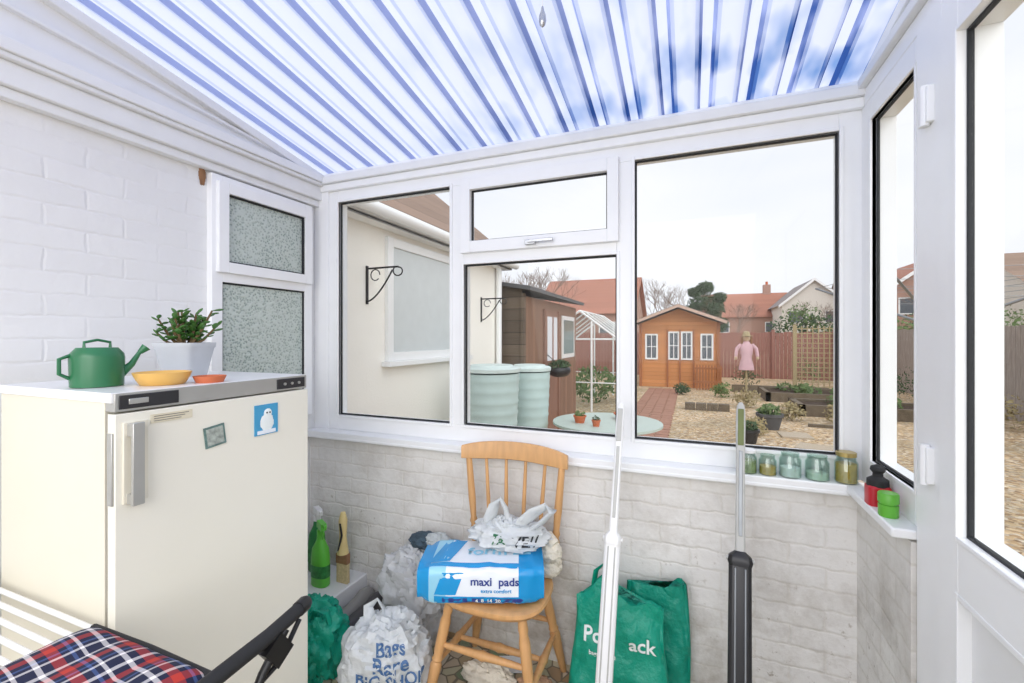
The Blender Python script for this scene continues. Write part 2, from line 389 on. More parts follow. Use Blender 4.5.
# windows
def wframe(b, axis, pl0, pl1, a0, a1, z0, z1, w, m=UPVC):
    l, r, bo, to = w
    def q(a_, b_, c_, d_):
        if axis == 'x': b.bx(a_, b_, pl0, pl1, c_, d_, m)
        else: b.bx(pl0, pl1, a_, b_, c_, d_, m)
    q(a0, a0+l, z0, z1); q(a1-r, a1, z0, z1); q(a0+l, a1-r, z0, z0+bo); q(a0+l, a1-r, z1-to, z1)
def pane(b, axis, inner, outer, a0, a1, z0, z1, gm=None, g=.007):
    lo, hi = sorted((inner, outer))
    def q(a_, b_, c_, d_, m, l=lo, h=hi):
        if axis == 'x': b.bx(a_, b_, l, h, c_, d_, m)
        else: b.bx(l, h, a_, b_, c_, d_, m)
    q(a0, a0+g, z0, z1, GASK); q(a1-g, a1, z0, z1, GASK); q(a0+g, a1-g, z0, z0+g, GASK); q(a0+g, a1-g, z1-g, z1, GASK)
    mid = (lo+hi)/2
    q(a0+g, a1-g, z0+g, z1-g, gm or GLASS, mid-.002, mid+.002)
b = B('window_1')
b.bx(-2.0, -1.833, 1.96, 2.03, .932, 2.27, UPVC)
b.bx(-1.119, -1.040, 1.96, 2.03, 1.015, 2.205, UPVC)
b.bx(-.295, -.219, 1.96, 2.03, 1.015, 2.205, UPVC)
b.bx(.507, .60, 1.96, 2.03, .932, 2.27, UPVC)
b.bx(-1.833, .507, 1.96, 2.03, .932, 1.015, UPVC)
b.bx(-1.833, .507, 1.96, 2.03, 2.205, 2.27, UPVC)
b.bx(-1.040, -.295, 1.96, 2.03, 1.808, 1.90, UPVC)
b.bx(-2.0, -1.90, 1.95, 1.96, .932, 2.27, UPVC)
for a0, a1, z0, z1 in [(-1.833,-1.119,1.015,2.205), (-1.040,-.295,1.015,1.808), (-.219,.507,1.015,2.205)]:
    wframe(b, 'x', 1.953, 1.972, a0-.014, a1+.014, z0-.014, z1+.014, (.014,)*4)
    pane(b, 'x', 1.972, 1.985, a0, a1, z0, z1)
wframe(b, 'x', 1.935, 1.99, -1.05, -.285, 1.862, 2.225, (.052, .048, .056, .056))
pane(b, 'x', 1.958, 1.972, -.998, -.333, 1.918, 2.169)
b.box((-.68, 1.925, 1.885), (.05, .02, .022), SILVER); b.box((-.63, 1.912, 1.888), (.12, .012, .014), SILVER)
b.done(.004)
b = B('trim_4')
b.bx(-2.0, .60, 1.94, 2.05, 2.27, 2.31, UPVC); b.bx(-2.0, .60, 1.925, 2.05, 2.31, 2.352, UPVC2); b.bx(-2.0, .60, 1.945, 2.05, 2.352, 2.372, UPVC)
b.done(.005)
b = B('trim_5')
b.bx(.575, .66, NEAR, 1.94, 2.27, 2.33, UPVC); b.bx(.555, .66, NEAR, 1.935, 2.33, 2.365, UPVC2)
sloped(b, .59, .66, lambda y: 2.36, lambda y: RZ(y)+.015, UPVC2, NEAR, 1.93)
sloped(b, .565, .60, lambda y: RZ(y)-.05, lambda y: RZ(y)-.006, UPVC, NEAR, 1.93)
b.done(.005)
b = B('window_2')
b.bx(.575, .645, 1.865, 1.96, .932, 2.27, UPVC); b.bx(.575, .645, 1.502, 1.545, .932, 2.27, UPVC)
b.bx(.575, .645, 1.545, 1.865, .932, 1.028, UPVC); b.bx(.575, .645, 1.545, 1.865, 2.192, 2.27, UPVC)
wframe(b, 'y', .570, .59, 1.535, 1.875, 1.018, 2.202, (.010,)*4)
pane(b, 'y', .588, .597, 1.545, 1.865, 1.028, 2.192)
b.done(.003)
b = B('door_1')
b.bx(.56, .645, 1.375, 1.50, 0, 2.27, UPVC); b.bx(.56, .645, .465, .52, 0, 2.27, UPVC); b.bx(.56, .645, .52, 1.375, 2.215, 2.27, UPVC)
b.bx(.552, .63, 1.285, 1.368, .03, 2.21, UPVC); b.bx(.552, .63, .525, .64, .03, 2.21, UPVC)
b.bx(.552, .63, .64, 1.285, 2.13, 2.21, UPVC); b.bx(.552, .63, .64, 1.285, .87, 1.005, UPVC); b.bx(.552, .63, .64, 1.285, .03, .15, UPVC)
b.bx(.575, .61, .64, 1.285, .15, .87, UPVC2)
wframe(b, 'y', .547, .57, .632, 1.293, .997, 2.138, (.010,)*4)
wframe(b, 'y', .55, .58, .628, 1.297, .14, .88, (.014,)*4)
pane(b, 'y', .566, .578, .64, 1.285, 1.005, 2.13, g=.008)
for z in (2.03, 1.13, .3):
    b.cyl((.548, 1.425, z-.05), (.548, 1.425, z+.05), .010, UPVC, 12); b.bx(.545, .561, 1.405, 1.455, z-.045, z+.045, UPVC)
b.bx(.54, .552, .56, .60, 1.0, 1.22, SILVER); b.box((.525, .62, 1.12), (.015, .12, .02), SILVER)
b.done(.004)
b = B('window_3')
wframe(b, 'y', -2.0, -1.965, 1.335, 1.90, 1.02, 2.18, (.05, .05, .05, .045))
b.bx(-2.0, -1.965, 1.385, 1.85, 1.70, 1.745, UPVC)
wframe(b, 'y', -1.985, -1.945, 1.355, 1.885, 1.742, 2.15, (.048,)*4)
pane(b, 'y', -1.955, -1.985, 1.403, 1.837, 1.79, 2.102, obscure_mat())
pane(b, 'y', -1.972, -1.99, 1.385, 1.85, 1.07, 1.70, b.mats[-1])
b.done(.004)
# ceiling : box-profile polycarbonate
b = B('ceiling')
p = .138; x = -1.99; y0, y1 = NEAR-.1, 2.12
def strip(xa, za, xb, zb, m):
    b.add([(xa, y0, RZ(y0)+za), (xb, y0, RZ(y0)+zb), (xb, y1, RZ(y1)+zb), (xa, y1, RZ(y1)+za)], [(0,1,2,3)], m)
while x < .66:
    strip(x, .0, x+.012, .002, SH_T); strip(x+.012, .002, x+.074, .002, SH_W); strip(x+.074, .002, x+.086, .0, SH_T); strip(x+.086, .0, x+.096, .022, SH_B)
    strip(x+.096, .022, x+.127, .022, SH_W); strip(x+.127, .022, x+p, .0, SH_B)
    x += p
b.done()
b = B('light_pull_cord')
b.cyl((-.40, 1.24, RZ(1.24)), (-.40, 1.24, 2.40), .0015, WHITEP, 6)
cz = 2.385
b.lathe((-.40, 1.24, cz-.03), (-.40, 1.24, cz+.03), [(0, .002), (.1, .008), (.3, .011), (.55, .010), (.8, .005), (1, .003)], SILVER, 16)
b.done()

# ------------------------------------------------------------ fridge
b = B('upright_fridge')
Y0, Y1 = .657, 1.255
b.bx(-1.88, -1.365, Y0, Y1, .04, 1.285, IVORY_D)
b.bx(-1.885, -1.33, Y0-.004, Y1+.004, 1.285, 1.31, WHITEP)
b.bx(-1.365, -1.325, Y0+.002, Y1-.002, 1.262, 1.309, STRIP)
b.bx(-1.326, -1.322, Y0+.01, Y0+.15, 1.268, 1.303, DARKP); b.bx(-1.326, -1.322, Y1-.13, Y1-.012, 1.268, 1.303, DARKP)
b.bx(-1.323, -1.320, Y0+.03, Y0+.075, 1.279, 1.293, STRIP)
for k in range(3): b.cyl((-1.326, Y1-.10+k*.03, 1.285), (-1.318, Y1-.10+k*.03, 1.285), .005, STRIP, 10)
b.bx(-1.365, -1.352, Y0+.006, Y1-.006, .1, 1.255, GASK)
b.bx(-1.352, -1.32, Y0, Y1, .09, 1.257, IVORY)
b.bx(-1.40, -1.36, Y0+.02, Y1-.02, 0, .09, DARKP)
for yy in (Y0+.03, Y1-.06): b.bx(-1.86, -1.82, yy, yy+.03, 0, .04, DARKP)
b.bx(-1.32, -1.285, Y0+.022, Y0+.045, 1.20, 1.232, STRIP); b.bx(-1.32, -1.285, Y0+.022, Y0+.045, 1.03, 1.055, STRIP)
b.bx(-1.294, -1.284, Y0+.020, Y0+.046, 1.028, 1.235, STRIP); b.bx(-1.322, -1.314, Y0+.015, Y0+.07, 1.03, 1.235, IVORY_D)
b.bx(-1.345, -1.325, Y0-.005, Y0, 1.03, 1.21, STRIP)
b.done(.006)
b = B('fridge_magnet')
b.bx(-1.3195, -1.316, 1.035, 1.122, 1.125, 1.225, mat('magnet_blue', sr(70, 160, 205), .4))
b.blob((-1.316, 1.08, 1.165), (.002, .024, .030), WHI, 2, .2, 3); b.blob((-1.316, 1.083, 1.195), (.0022, .015, .015), WHI, 5, .1, 3)
b.bx(-1.316, -1.3145, 1.044, 1.112, 1.128, 1.14, PACKW); b.cyl((-1.3165, 1.078, 1.197), (-1.313, 1.078, 1.197), .003, BLKI, 8); b.cyl((-1.3165, 1.089, 1.197), (-1.313, 1.089, 1.197), .003, BLKI, 8)
b.done()
b = B('fridge_magnet')
b.box((-1.318, .905, 1.155), (.003, .062, .062), mat('magnet_photo', sr(110, 140, 135), .4, var=.6, scale=50), rx=.12)
b.box((-1.3162, .905, 1.155), (.002, .05, .05), mat('magnet_photo2', sr(170, 178, 170), .4, var=.8, scale=70), rx=.12)
b.done()
b = B('fridge_label'); b.bx(-1.3195, -1.3175, .735, .84, 1.222, 1.245, mat('label_paper', sr(222, 214, 190), .7))
for k in range(3): b.bx(-1.318, -1.3168, .742, .74+.09-.01*k, 1.2385-.006*k, 1.2405-.006*k, mat('faded_print', sr(130, 125, 115), .7))
b.done()

# watering can
b = B('watering_can'); c = (-1.56, .735)
b.lathe((c[0], c[1], 1.31), (c[0], c[1], 1.42), [(0, .052), (.02, .058), (.75, .06), (.85, .058), (1, .045), (.98, .035)], GREENM, 28)
b.tube([(c[0]+.02, c[1]+.045, 1.345), (c[0]+.025, c[1]+.07, 1.37), (c[0]+.03, c[1]+.085, 1.40), (c[0]+.032, c[1]+.093, 1.412)], [.014, .009, .006, .006], GREENM)
b.lathe((c[0]+.031, c[1]+.088, 1.404), (c[0]+.036, c[1]+.102, 1.42), [(0, .007), (1, .013)], GREENM, 14)
b.tube([(c[0], c[1]-.03, 1.42), (c[0], c[1]-.03, 1.435), (c[0], c[1], 1.442), (c[0], c[1]+.03, 1.435), (c[0], c[1]+.03, 1.42)], .004, GREENM, 8)
b.tube([(c[0]-.01, c[1]-.055, 1.40), (c[0]-.012, c[1]-.078, 1.39), (c[0]-.012, c[1]-.078, 1.35), (c[0]-.01, c[1]-.055, 1.335)], .005, GREENM, 8)
b.done()
b = B('shallow_bowl'); c = (-1.45, .84)
b.lathe((c[0], c[1], 1.31), (c[0], c[1], 1.347), [(0, .05), (.05, .055), (.6, .066), (1, .072), (1, .068), (.5, .056), (.25, .03), (.25, .001)], YELB, 32); b.done()
b = B('plant_saucer'); c = (-1.385, .935)
b.lathe((c[0], c[1], 1.31), (c[0], c[1], 1.33), [(0, .036), (.9, .044), (1, .044), (1, .041), (.4, .036), (.4, .001)], TERRA, 32); b.done()
b = B('potted_jade_plant'); cx, cy = -1.67, 1.04
rs = [ring(cx, cy, 1.31+z, a, a, 7, 32, .35) for z, a in [(0, .05), (.01, .052), (.10, .068), (.105, .072), (.12, .073), (.12, .066), (.105, .064)]]
b.loft(rs, POTG); b.loft([ring(cx, cy, 1.31+.104, .066, .066, 7, 32, .35), ring(cx, cy, 1.31+.109, .01, .01, 3, 32, .35)], SOIL)
rnd = random.Random(4)
for k in range(19):
    a = rnd.uniform(0, 6.28); rr = rnd.uniform(.02, .095); h = rnd.uniform(.05, .135)
    tip = Vector((cx+math.cos(a)*rr, cy+math.sin(a)*rr, 1.41+h)); base = Vector((cx+math.cos(a)*.012, cy+math.sin(a)*.012, 1.41))
    midp = base.lerp(tip, .55)+Vector((0, 0, -.01))
    b.tube([base, midp, tip], [.006, .0045, .003], STEM, 7)
    for q in range(9):
        t = .35+.65*q/8; pp = (base.lerp(midp, t*2) if t < .5 else midp.lerp(tip, t*2-1))
        an = rnd.uniform(0, 6.28); el = rnd.uniform(.1, .9)
        d = Vector((math.cos(an)*math.cos(el), math.sin(an)*math.cos(el), math.sin(el)))
        ln = rnd.uniform(.014, .022); s_ = d.cross(Vector((0, 0, 1))).normalized(); u_ = s_.cross(d)
        rings = []
        for t2, wv in [(0, .15), (.3, .7), (.6, 1), (.85, .75), (1, .12)]:
            cc = pp+d*ln*1.7*t2
            rings.append([cc+(s_*math.cos(z)*wv*ln*.5+u_*math.sin(z)*wv*ln*.2) for z in [2*math.pi*j/8 for j in range(8)]])
        b.loft(rings, LEAF)
b.done()

# ------------------------------------------------------------ chair
b = B('wooden_spindle_chair'); cx, cy = -.725, 1.665
def seatring(z, k): 
    o = []
    for j in range(40):
        t = 2*math.pi*j/40; c, s_ = math.cos(t), math.sin(t)
        a = .22*(1-.08*s_); x_ = math.copysign(abs(c)**.72, c)*a*k; y_ = math.copysign(abs(s_)**.72, s_)*.20*k
        o.append(Vector((cx+x_, cy+y_, z)))
    return o
b.loft([seatring(.415, .90), seatring(.42, .95), seatring(.435, 1), seatring(.447, .99), seatring(.452, .93), seatring(.443, .7), seatring(.44, .3)], PINE)
leg = [(0, .013), (.05, .015), (.3, .021), (.42, .023), (.45, .017), (.47, .022), (.50, .017), (.55, .02), (.8, .021), (.86, .016), (.9, .019), (1, .015)]
LT = [(-.15, -.13), (.15, -.13), (-.14, .14), (.14, .14)]; LB = [(-.225, -.19), (.225, -.19), (-.215, .215), (.215, .215)]
def lp(i, t): return Vector((cx+LB[i][0]+(LT[i][0]-LB[i][0])*t, cy+LB[i][1]+(LT[i][1]-LB[i][1])*t, .42*t))
for i in range(4): b.lathe(lp(i, 0), lp(i, 1), leg, PINE, 14)
st = [(0, .009), (.2, .012), (.45, .015), (.5, .019), (.55, .015), (.8, .012), (1, .009)]
b.lathe(lp(0, .42), lp(2, .42), st, PINE, 12); b.lathe(lp(1, .42), lp(3, .42), st, PINE, 12)
b.lathe((lp(0, .42)+lp(2, .42))/2, (lp(1, .42)+lp(3, .42))/2, st, PINE, 12)
b.lathe(lp(0, .6), lp(1, .6), st, PINE, 12); b.lathe(lp(2, .55), lp(3, .55), st, PINE, 12)
bot = lambda x_: Vector((cx+x_*.36, cy+.165, .44)); top = lambda x_: Vector((cx+x_*.47, 1.862-.035*(2*x_)**2, .90))
for i, x_ in enumerate((-.5, -.3, -.1, .1, .3, .5)):
    if abs(x_) == .5: b.lathe(bot(x_), top(x_*.94), [(0, .013), (.1, .016), (.3, .018), (.34, .013), (.37, .018), (.41, .013), (.6, .017), (1, .014)], PINE, 12)
    else: b.lathe(bot(x_), top(x_), [(0, .007), (.25, .010), (.3, .0075), (.34, .011), (.38, .0075), (.6, .0095), (1, .007)], PINE, 10)
rings = []
for k in range(21):
    x_ = -.53+1.06*k/20; c_ = top(x_); hh = .04*(1-.35*(2*x_)**4*.6); c_ = c_+Vector((0, -.004, .025+.014*(1-(2*x_)**2)))
    rings.append([c_+Vector((0, yy*.011, zz*hh)) for yy, zz in [(-1,-.9),(-1,.8),(-.5,1),(.5,1),(1,.8),(1,-.9),(.5,-1),(-.5,-1)]])
b.loft(rings, PINE)
b.done()

# pad pack on chair
b = B('incontinence_pad_pack'); pc = Vector((-.765, 1.60, 0)); rz = .36; z0 = .453
hx, hy = .238, .13; n = 30
T = Matrix.Translation((pc.x, pc.y, z0)) @ Matrix.Rotation(rz, 4, 'Z')
rings = []
for i in range(n+1):
    t = -1+2*i/n; sx = hx*t
    k = (1-abs(t)**14)**.5 if abs(t) < 1 else 0.7
    k = max(k, .84); r_ = []
    for j in range(44):
        a = 2*math.pi*j/44; c, s_ = math.cos(a), math.sin(a)
        yy = math.copysign(abs(c)**.3, c)*hy*k; zz = .072+math.copysign(abs(s_)**.34, s_)*.070*k*(1+.03*math.sin(t*9))
        zz += .006*noise.noise(Vector((t*6, a*2, 0))); yy += .005*noise.noise(Vector((t*8, a*3, 4)))
        r_.append(T @ Vector((sx, yy, max(0, zz))))
    rings.append(r_)
b.loft(rings[:4], PACKB, cap=False); b.loft(rings[3:8], PACKL, cap=False); b.loft(rings[7:25], PACKW, cap=False); b.loft(rings[24:], PACKB, cap=False)
b.add(rings[0], [tuple(range(44))[::-1]], PACKB); b.add(rings[-1], [tuple(range(44))], PACKB)
bv = b.bvh(); rt = Vector((math.cos(rz), math.sin(rz), 0)); nr = Vector((math.sin(rz), -math.cos(rz), 0)); up_ = Vector((0, 0, 1))
nt_ = Vector((-math.sin(rz), math.cos(rz), 0))
def band(xa, xb, za, zb, m_, slant=0, topface=False):
    g = []
    for i in range(21):
        for q in range(4):
            w_ = za+(zb-za)*q/3; x_ = xa+(xb-xa)*i/20+slant*q/3
            if topface:
                s0 = T @ Vector((x_, w_, .4)); h = bv.ray_cast(s0, -up_); g.append((h[0] or s0)+up_*.0015)
            else:
                s0 = T @ Vector((x_, -.4, w_)); h = bv.ray_cast(s0, -nr); g.append((h[0] if h[0] is not None else T @ Vector((x_, -hy, w_)))+nr*.0015)
    b.add(g, [(i*4+j, (i+1)*4+j, (i+1)*4+j+1, i*4+j+1) for i in range(20) for j in range(3)], m_)
band(-.17, .19, .012, .040, PACKB); band(-.14, .16, .016, .034, PACKN); band(-.17, -.09, .045, .125, PACKB, .03); band(-.20, .19, -.11, -.085, PACKB, 0, True); band(-.20, -.12, -.08, .10, PACKB, .05, True); band(.12, .19, -.02, .10, PACKL, .02, True)
pk = b.done()
decal(pk, 'print_front', 'maxi  pads', T @ Vector((.055, -.15, .095)), rt, (0, 0, 1), .042, PACKN, bv)
decal(pk, 'print_sub', 'extra comfort', T @ Vector((.06, -.15, .062)), rt, (0, 0, 1), .020, PACKB, bv)
decal(pk, 'print_small', '4  8  14  20', T @ Vector((.03, -.15, .025)), rt, (0, 0, 1), .020, WHI, bv, .004)
decal(pk, 'print_top', 'form', T @ Vector((.02, .0, .13)), rt, nt_, .08, PACKL, bv)

b = B('knotted_carrier_bag'); bc = Vector((-.69, 1.70, .64))
b.blob(bc, (.155, .095, .060), BAGW, 11, .35, 3.5, floor=.602, rz=.2)
b.tube([(-.77, 1.68, .66), (-.765, 1.67, .71), (-.745, 1.665, .76), (-.72, 1.67, .79), (-.70, 1.68, .75), (-.69, 1.69, .68)], [.022, .030, .026, .022, .026, .028], BAGW, 12, flat=.4)
b.tube([(-.66, 1.69, .66), (-.62, 1.68, .71), (-.575, 1.67, .755), (-.525, 1.67, .785), (-.50, 1.68, .765), (-.55, 1.69, .71), (-.62, 1.70, .66)], [.024, .030, .03, .024, .022, .028, .022], BAGW, 12, flat=.4)
b.blob((-.70, 1.68, .675), (.06, .05, .04), BAGW, 9, .4, 4)
ob = b.done()
bv = b.bvh()
for i, (t_, px, pz, sz) in enumerate([('VE//', -.60, .645, .055), ('7A', -.70, .65, .045)]):
    decal(ob, 'print_%d' % i, t_, (px, 1.6, pz), (1, 0, 0), (0, 0, 1), sz, BLKI if i == 0 else GREENM, bv)
b = B('rolled_socks')
b.blob((-.545, 1.785, .497), (.05, .045, .045), CLOTHW, 3, .3, 3, floor=.454); b.blob((-.535, 1.77, .56), (.045, .04, .045), CLOTHW, 6, .3, 3)
b.tube([(-.575, 1.78, .60), (-.545, 1.77, .615), (-.515, 1.76, .595)], [.02, .03, .024], CLOTHW, 12)
b.done()

# ------------------------------------------------------------ clutter behind fridge
b = B('trim_6'); b.bx(-2.0, -1.60, 1.66, 1.92, 0, .19, UPVC2); b.done(.006)
def spray(name, x, y, z, cm, h=.33, trig=WHITEP, rz=0):
    b = B(name)
    b.loft([ring(x, y, z+t*h, a, c_, 2.6, 24, rz) for t, a, c_ in [(0, .045, .028), (.02, .05, .032), (.4, .05, .032), (.55, .043, .03), (.68, .018, .017), (.76, .015, .015)]], cm)
    b.cyl((x, y, z+.75*h), (x, y, z+.83*h), .017, trig, 14)
    b.box((x+.012, y-.005, z+.9*h), (.075, .028, .035), trig, rz=rz-.5); b.box((x+.055, y-.028, z+.92*h), (.02, .016, .016), trig, rz=rz-.5)
    b.tube([(x+.035, y-.018, z+.88*h), (x+.042, y-.022, z+.80*h), (x+.03, y-.016, z+.72*h)], .006, trig, 8)
    b.loft([ring(x, y, z+t*h, .051, .033, 2.6, 24, rz) for t in (.14, .32)], mat('bottle_label', sr(60, 140, 75), .4, var=.5, scale=60), cap=False)
    b.done(.002)
LIME = mat('lime_plastic', sr(100, 195, 70), .3)
spray('spray_bottle', -1.745, 1.74, .19, LIME, .34, LIME)
spray('spray_bottle', -1.87, 1.84, .19, mat('green_plastic', sr(40, 130, 65), .3), .36, WHITEP)
b = B('paint_brush'); x, y = -1.655, 1.80
b.bx(x-.035, x+.035, y-.01, y+.01, .19, .30, mat('bristles', sr(215, 195, 150), .9, var=.3, scale=80)); b.bx(x-.036, x+.036, y-.013, y+.013, .29, .34, CLOTHB)
b.lathe((x, y, .34), (x, y-.0, .55), [(0, .03), (.15, .024), (.4, .018), (.8, .022), (1, .012)], mat('handle_straw', sr(222, 200, 140), .5), 14)
b.tube([(x, y-.02, .50), (x+.01, y-.02, .44), (x-.01, y-.022, .36)], .006, BLACKP, 8)
b.done(.002)

b = B('carrier_bag'); c = (-1.12, 1.46, .15)
b.blob(c, (.165, .14, .185), BAGW, 21, .26, 2.8, floor=.002, rz=.3, sq=.85, su=70, sv=46)
b.tube([(-1.20, 1.46, .30), (-1.22, 1.47, .35), (-1.19, 1.49, .375), (-1.16, 1.49, .345), (-1.15, 1.48, .30)], [.028, .02, .014, .02, .028], BAGW, 10, flat=.35)
ob = b.done(); bv = b.bvh()
dv = Vector((1.17, -1.47, 0)).normalized(); rt2 = Vector((-dv.y, dv.x, 0))
cc = Vector(c)
for i, (t_, dz, sz) in enumerate([('Bags', .135, .06), ('Rare', .085, .07), ('BIG SHOP', .03, .058), ('SAVE', -.03, .07)]):
    decal(ob, 'print_%d' % i, t_, cc+rt2*.01+Vector((0, 0, dz)), rt2, (0, 0, 1), sz, BLUEI, bv, .004)
b = B('clear_plastic_bag'); b.blob((-1.20, 1.76, .30), (.15, .11, .16), BAGC, 31, .35, 3.2, floor=.12, sq=.9, su=60, sv=40); b.blob((-1.20, 1.77, .12), (.15, .10, .12), BAGC, 33, .2, 3, floor=.002)
b.done()
b = B('folded_clothes'); b.blob((-1.16, 1.81, .485), (.085, .06, .03), CLOTHD, 41, .35, 3); b.blob((-1.09, 1.80, .50), (.06, .045, .03), mat('cloth_pale', sr(190, 196, 196), .9), 44, .4, 3); b.done()
b = B('teal_shopping_bag'); b.blob((-1.52, 1.48, .13), (.14, .11, .16), BAGT, 51, .35, 3, floor=.002, sq=.85, su=60, sv=40)
b.tube([(-1.50, 1.45, .24), (-1.46, 1.43, .30), (-1.41, 1.44, .30), (-1.40, 1.46, .22)], .012, BAGT, 8, flat=.5); b.done()
def shoe(x, y, z, rz, m):
    b = B('shoe'); T = Matrix.Translation((x, y, z)) @ Matrix.Rotation(rz, 4, 'Z')
    rs = []
    for t, w, h in [(0, .02, .05), (.03, .034, .08), (.08, .037, .085), (.13, .036, .06), (.18, .042, .048), (.23, .044, .04), (.27, .034, .03), (.285, .015, .018)]:
        rs.append([T @ Vector((t, math.cos(a)*w, .012+max(0, math.sin(a))*h)) for a in [2*math.pi*j/16 for j in range(16)]])
    b.loft(rs, m); b.loft([[T @ Vector((p_[0], p_[1], z_)) for p_ in [(-.002, -.02), (.1, -.037), (.2, -.046), (.28, -.03), (.292, 0), (.28, .03), (.2, .046), (.1, .037), (-.002, .02)]] for z_ in (0, .014)], BLACKP)
    b.done()
b = B('storage_crate'); b.bx(-1.58, -1.36, 1.64, 1.90, 0, .08, WHITEP); b.done(.006)
shoe(-1.44, 1.90-.02, .081, -1.75, SHOE); shoe(-1.53, 1.88, .081, -1.65, SHOE2)
b = B('woolly_hat'); b.blob((-.80, 1.46, .045), (.09, .08, .06), mat('wool_black', sr(38, 36, 38), .95, bump=.8, bscale=120), 71, .25, 4, floor=.002); b.done()
b = B('tea_towel'); b.blob((-.78, 1.68, .04), (.11, .05, .05), CLOTHW, 74, .4, 3, floor=.002); b.done()
b = B('dust_cloth'); b.blob((-.58, 1.70, .03), (.07, .06, .04), mat('cloth_rust', sr(190, 150, 120), .9), 76, .5, 3, floor=.002); b.done()
b = B('paper_sheet'); b.box((-.72, 1.83, .004), (.16, .10, .004), PACKW, rz=.4); b.box((-.80, 1.80, .009), (.08, .08, .004), mat('card_green', sr(120, 170, 120), .6), rz=-.3); b.done()

# ------------------------------------------------------------ teal tote bags
def tote(name, cx, cy, w, d, h, m, rz, pk, lean=.0, seed=0):
    b = B(name); rings = []
    for i in range(33):
        t = i/32; r_ = []
        ww = w*(1-.10*t+.04*math.sin(t*5+seed)); dd = d*(1-.82*t**1.5)*(1 if t > 0 else .96)
        for j in range(80):
            a = 2*math.pi*j/80; c, s_ = math.cos(a), math.sin(a)
            x_ = math.copysign(abs(c)**.5, c)*ww; y_ = math.copysign(abs(s_)**.6, s_)*dd
            u_ = x_/ww
            nz = (noise.noise(Vector((x_*9+seed, t*5, s_)))*.018+(.3-abs(noise.noise(Vector((x_*14+t*4+seed, t*3, s_*2)))))*.022)*min(1, t*4)
            zz = t*h*(1+pk(u_)*t*t)
            xx = x_; yy = y_+nz+lean*t
            r_.append(Vector((cx+xx*math.cos(rz)-yy*math.sin(rz), cy+xx*math.sin(rz)+yy*math.cos(rz), zz+.001)))
        rings.append(r_)
    b.loft(rings, m)
    return b
b = tote('reusable_shopping_bag', -.26, 1.765, .19, .07, .42, BAGT, .05, lambda u: .22*math.exp(-((u+.35)/.33)**2)+.05*math.exp(-((u-.7)/.25)**2)-.05, .03, 1)
b.tube([(-.37, 1.80, .40), (-.355, 1.81, .50), (-.32, 1.815, .535), (-.28, 1.81, .50), (-.27, 1.80, .42)], [.013]*5, BAGT, 8, flat=.3)
ob = b.done(); bv = b.bvh()
decal(ob, 'print_logo', 'Po     ack', (-.25, 1.6, .275), (1, .05, 0), (0, 0, 1), .072, WHI, bv)
decal(ob, 'print_small', 'bags for life', (-.31, 1.6, .22), (1, .05, 0), (0, 0, 1), .022, WHI, bv)
b = tote('reusable_shopping_bag', -.125, 1.865, .13, .03, .44, BAGT2, -.0, lambda u: .12*math.exp(-((u-.75)/.3)**2)+.03, .0, 5)
b.done()

# poles
def pole(name, p0, p1, m_low, m_up, m_in, m_tip, split=.40, wl=.040, wu=.022):
    b = B(name); p0 = Vector(p0); p1 = Vector(p1); d = (p1-p0).normalized(); L = (p1-p0).length
    side = Vector((1, 0, 0)); side = (side-d*side.dot(d)).normalized(); fr_ = side.cross(d)
    def sec(t, w, th): 
        c_ = p0+d*(t*L)
        return [c_+side*(sx*w/2*kx)+fr_*(sy*th/2*ky) for sx, sy, kx, ky in [(-1,-1,.7,1),(1,-1,.7,1),(1,-1,1,.5),(1,1,1,.5),(1,1,.7,1),(-1,1,.7,1),(-1,1,1,.5),(-1,-1,1,.5)]]
    b.loft([sec(0, wl*.95, .03), sec(.01, wl, .034), sec(split-.01, wl, .034), sec(split, wl*.8, .03)], m_low, smooth=False)
    def slab(t0, t1, w, off, th, m, so=0): 
        q = []
        for t in (t0, t1):
            c_ = p0+d*(t*L)+fr_*off+side*so; q += [c_-side*w/2-fr_*th, c_+side*w/2-fr_*th, c_+side*w/2+fr_*th, c_-side*w/2+fr_*th]
        b.add(q, [(0,3,2,1),(4,5,6,7),(0,1,5,4),(1,2,6,5),(2,3,7,6),(3,0,4,7)], m)
    for so in (-wl*.22, wl*.22):
        slab(.01, split-.02, wl*.08, .018, .003, m_in, so); slab(.01, split-.02, wl*.08, -.018, .003, m_in, so)
    b.loft([sec(split-.015, wl*1.0, .046), sec(split-.005, wl*1.12, .05), sec(split+.010, wl*1.0, .046), sec(split+.022, wu*1.1, .03)], m_up if wl < .065 else m_low)
    b.cyl(p0+d*(split*L)-side*wl*.62, p0+d*(split*L)+side*wl*.62, .007, m_up, 12)
    b.loft([sec(split+.01, wu*1.15, .022), sec(.8, wu, .018), sec(.93, wu*1.15, .022), sec(.97, wu*1.1, .022), sec(.99, wu*.9, .018), sec(1, wu*.4, .010)], m_up)
    slab(split+.06, .86, wu*.45, .0095, .002, m_in); slab(split+.06, .86, wu*.45, -.0095, .002, m_in)
    slab(.875, .98, wu*.7, -.0115, .002, m_tip); slab(.875, .98, wu*.7, .0115, .002, m_tip)
    b.lathe(p0, p0+d*.03, [(0, .02), (1, .022)], BLACKP, 14)
    return b.done(.002)
GREYM = mat('grey_metal', sr(150, 154, 158), .35, .6)
WARMG = mat('warm_grey', sr(190, 190, 186), .4)
BLKP2 = mat('anodised_black', sr(52, 52, 54), .35, .4)
pole('telescopic_support_pole', (-.28, 1.46, .0), (-.262, 1.862, 1.18), WHITEP, WHITEP, WARMG, WARMG, .585, .058, .028)
pole('telescopic_support_pole', (.137, 1.50, .0), (.176, 1.862, 1.205), BLKP2, WARMG, GREYM, mat('olive_grip', sr(110, 120, 70), .5), .57, .070, .028)

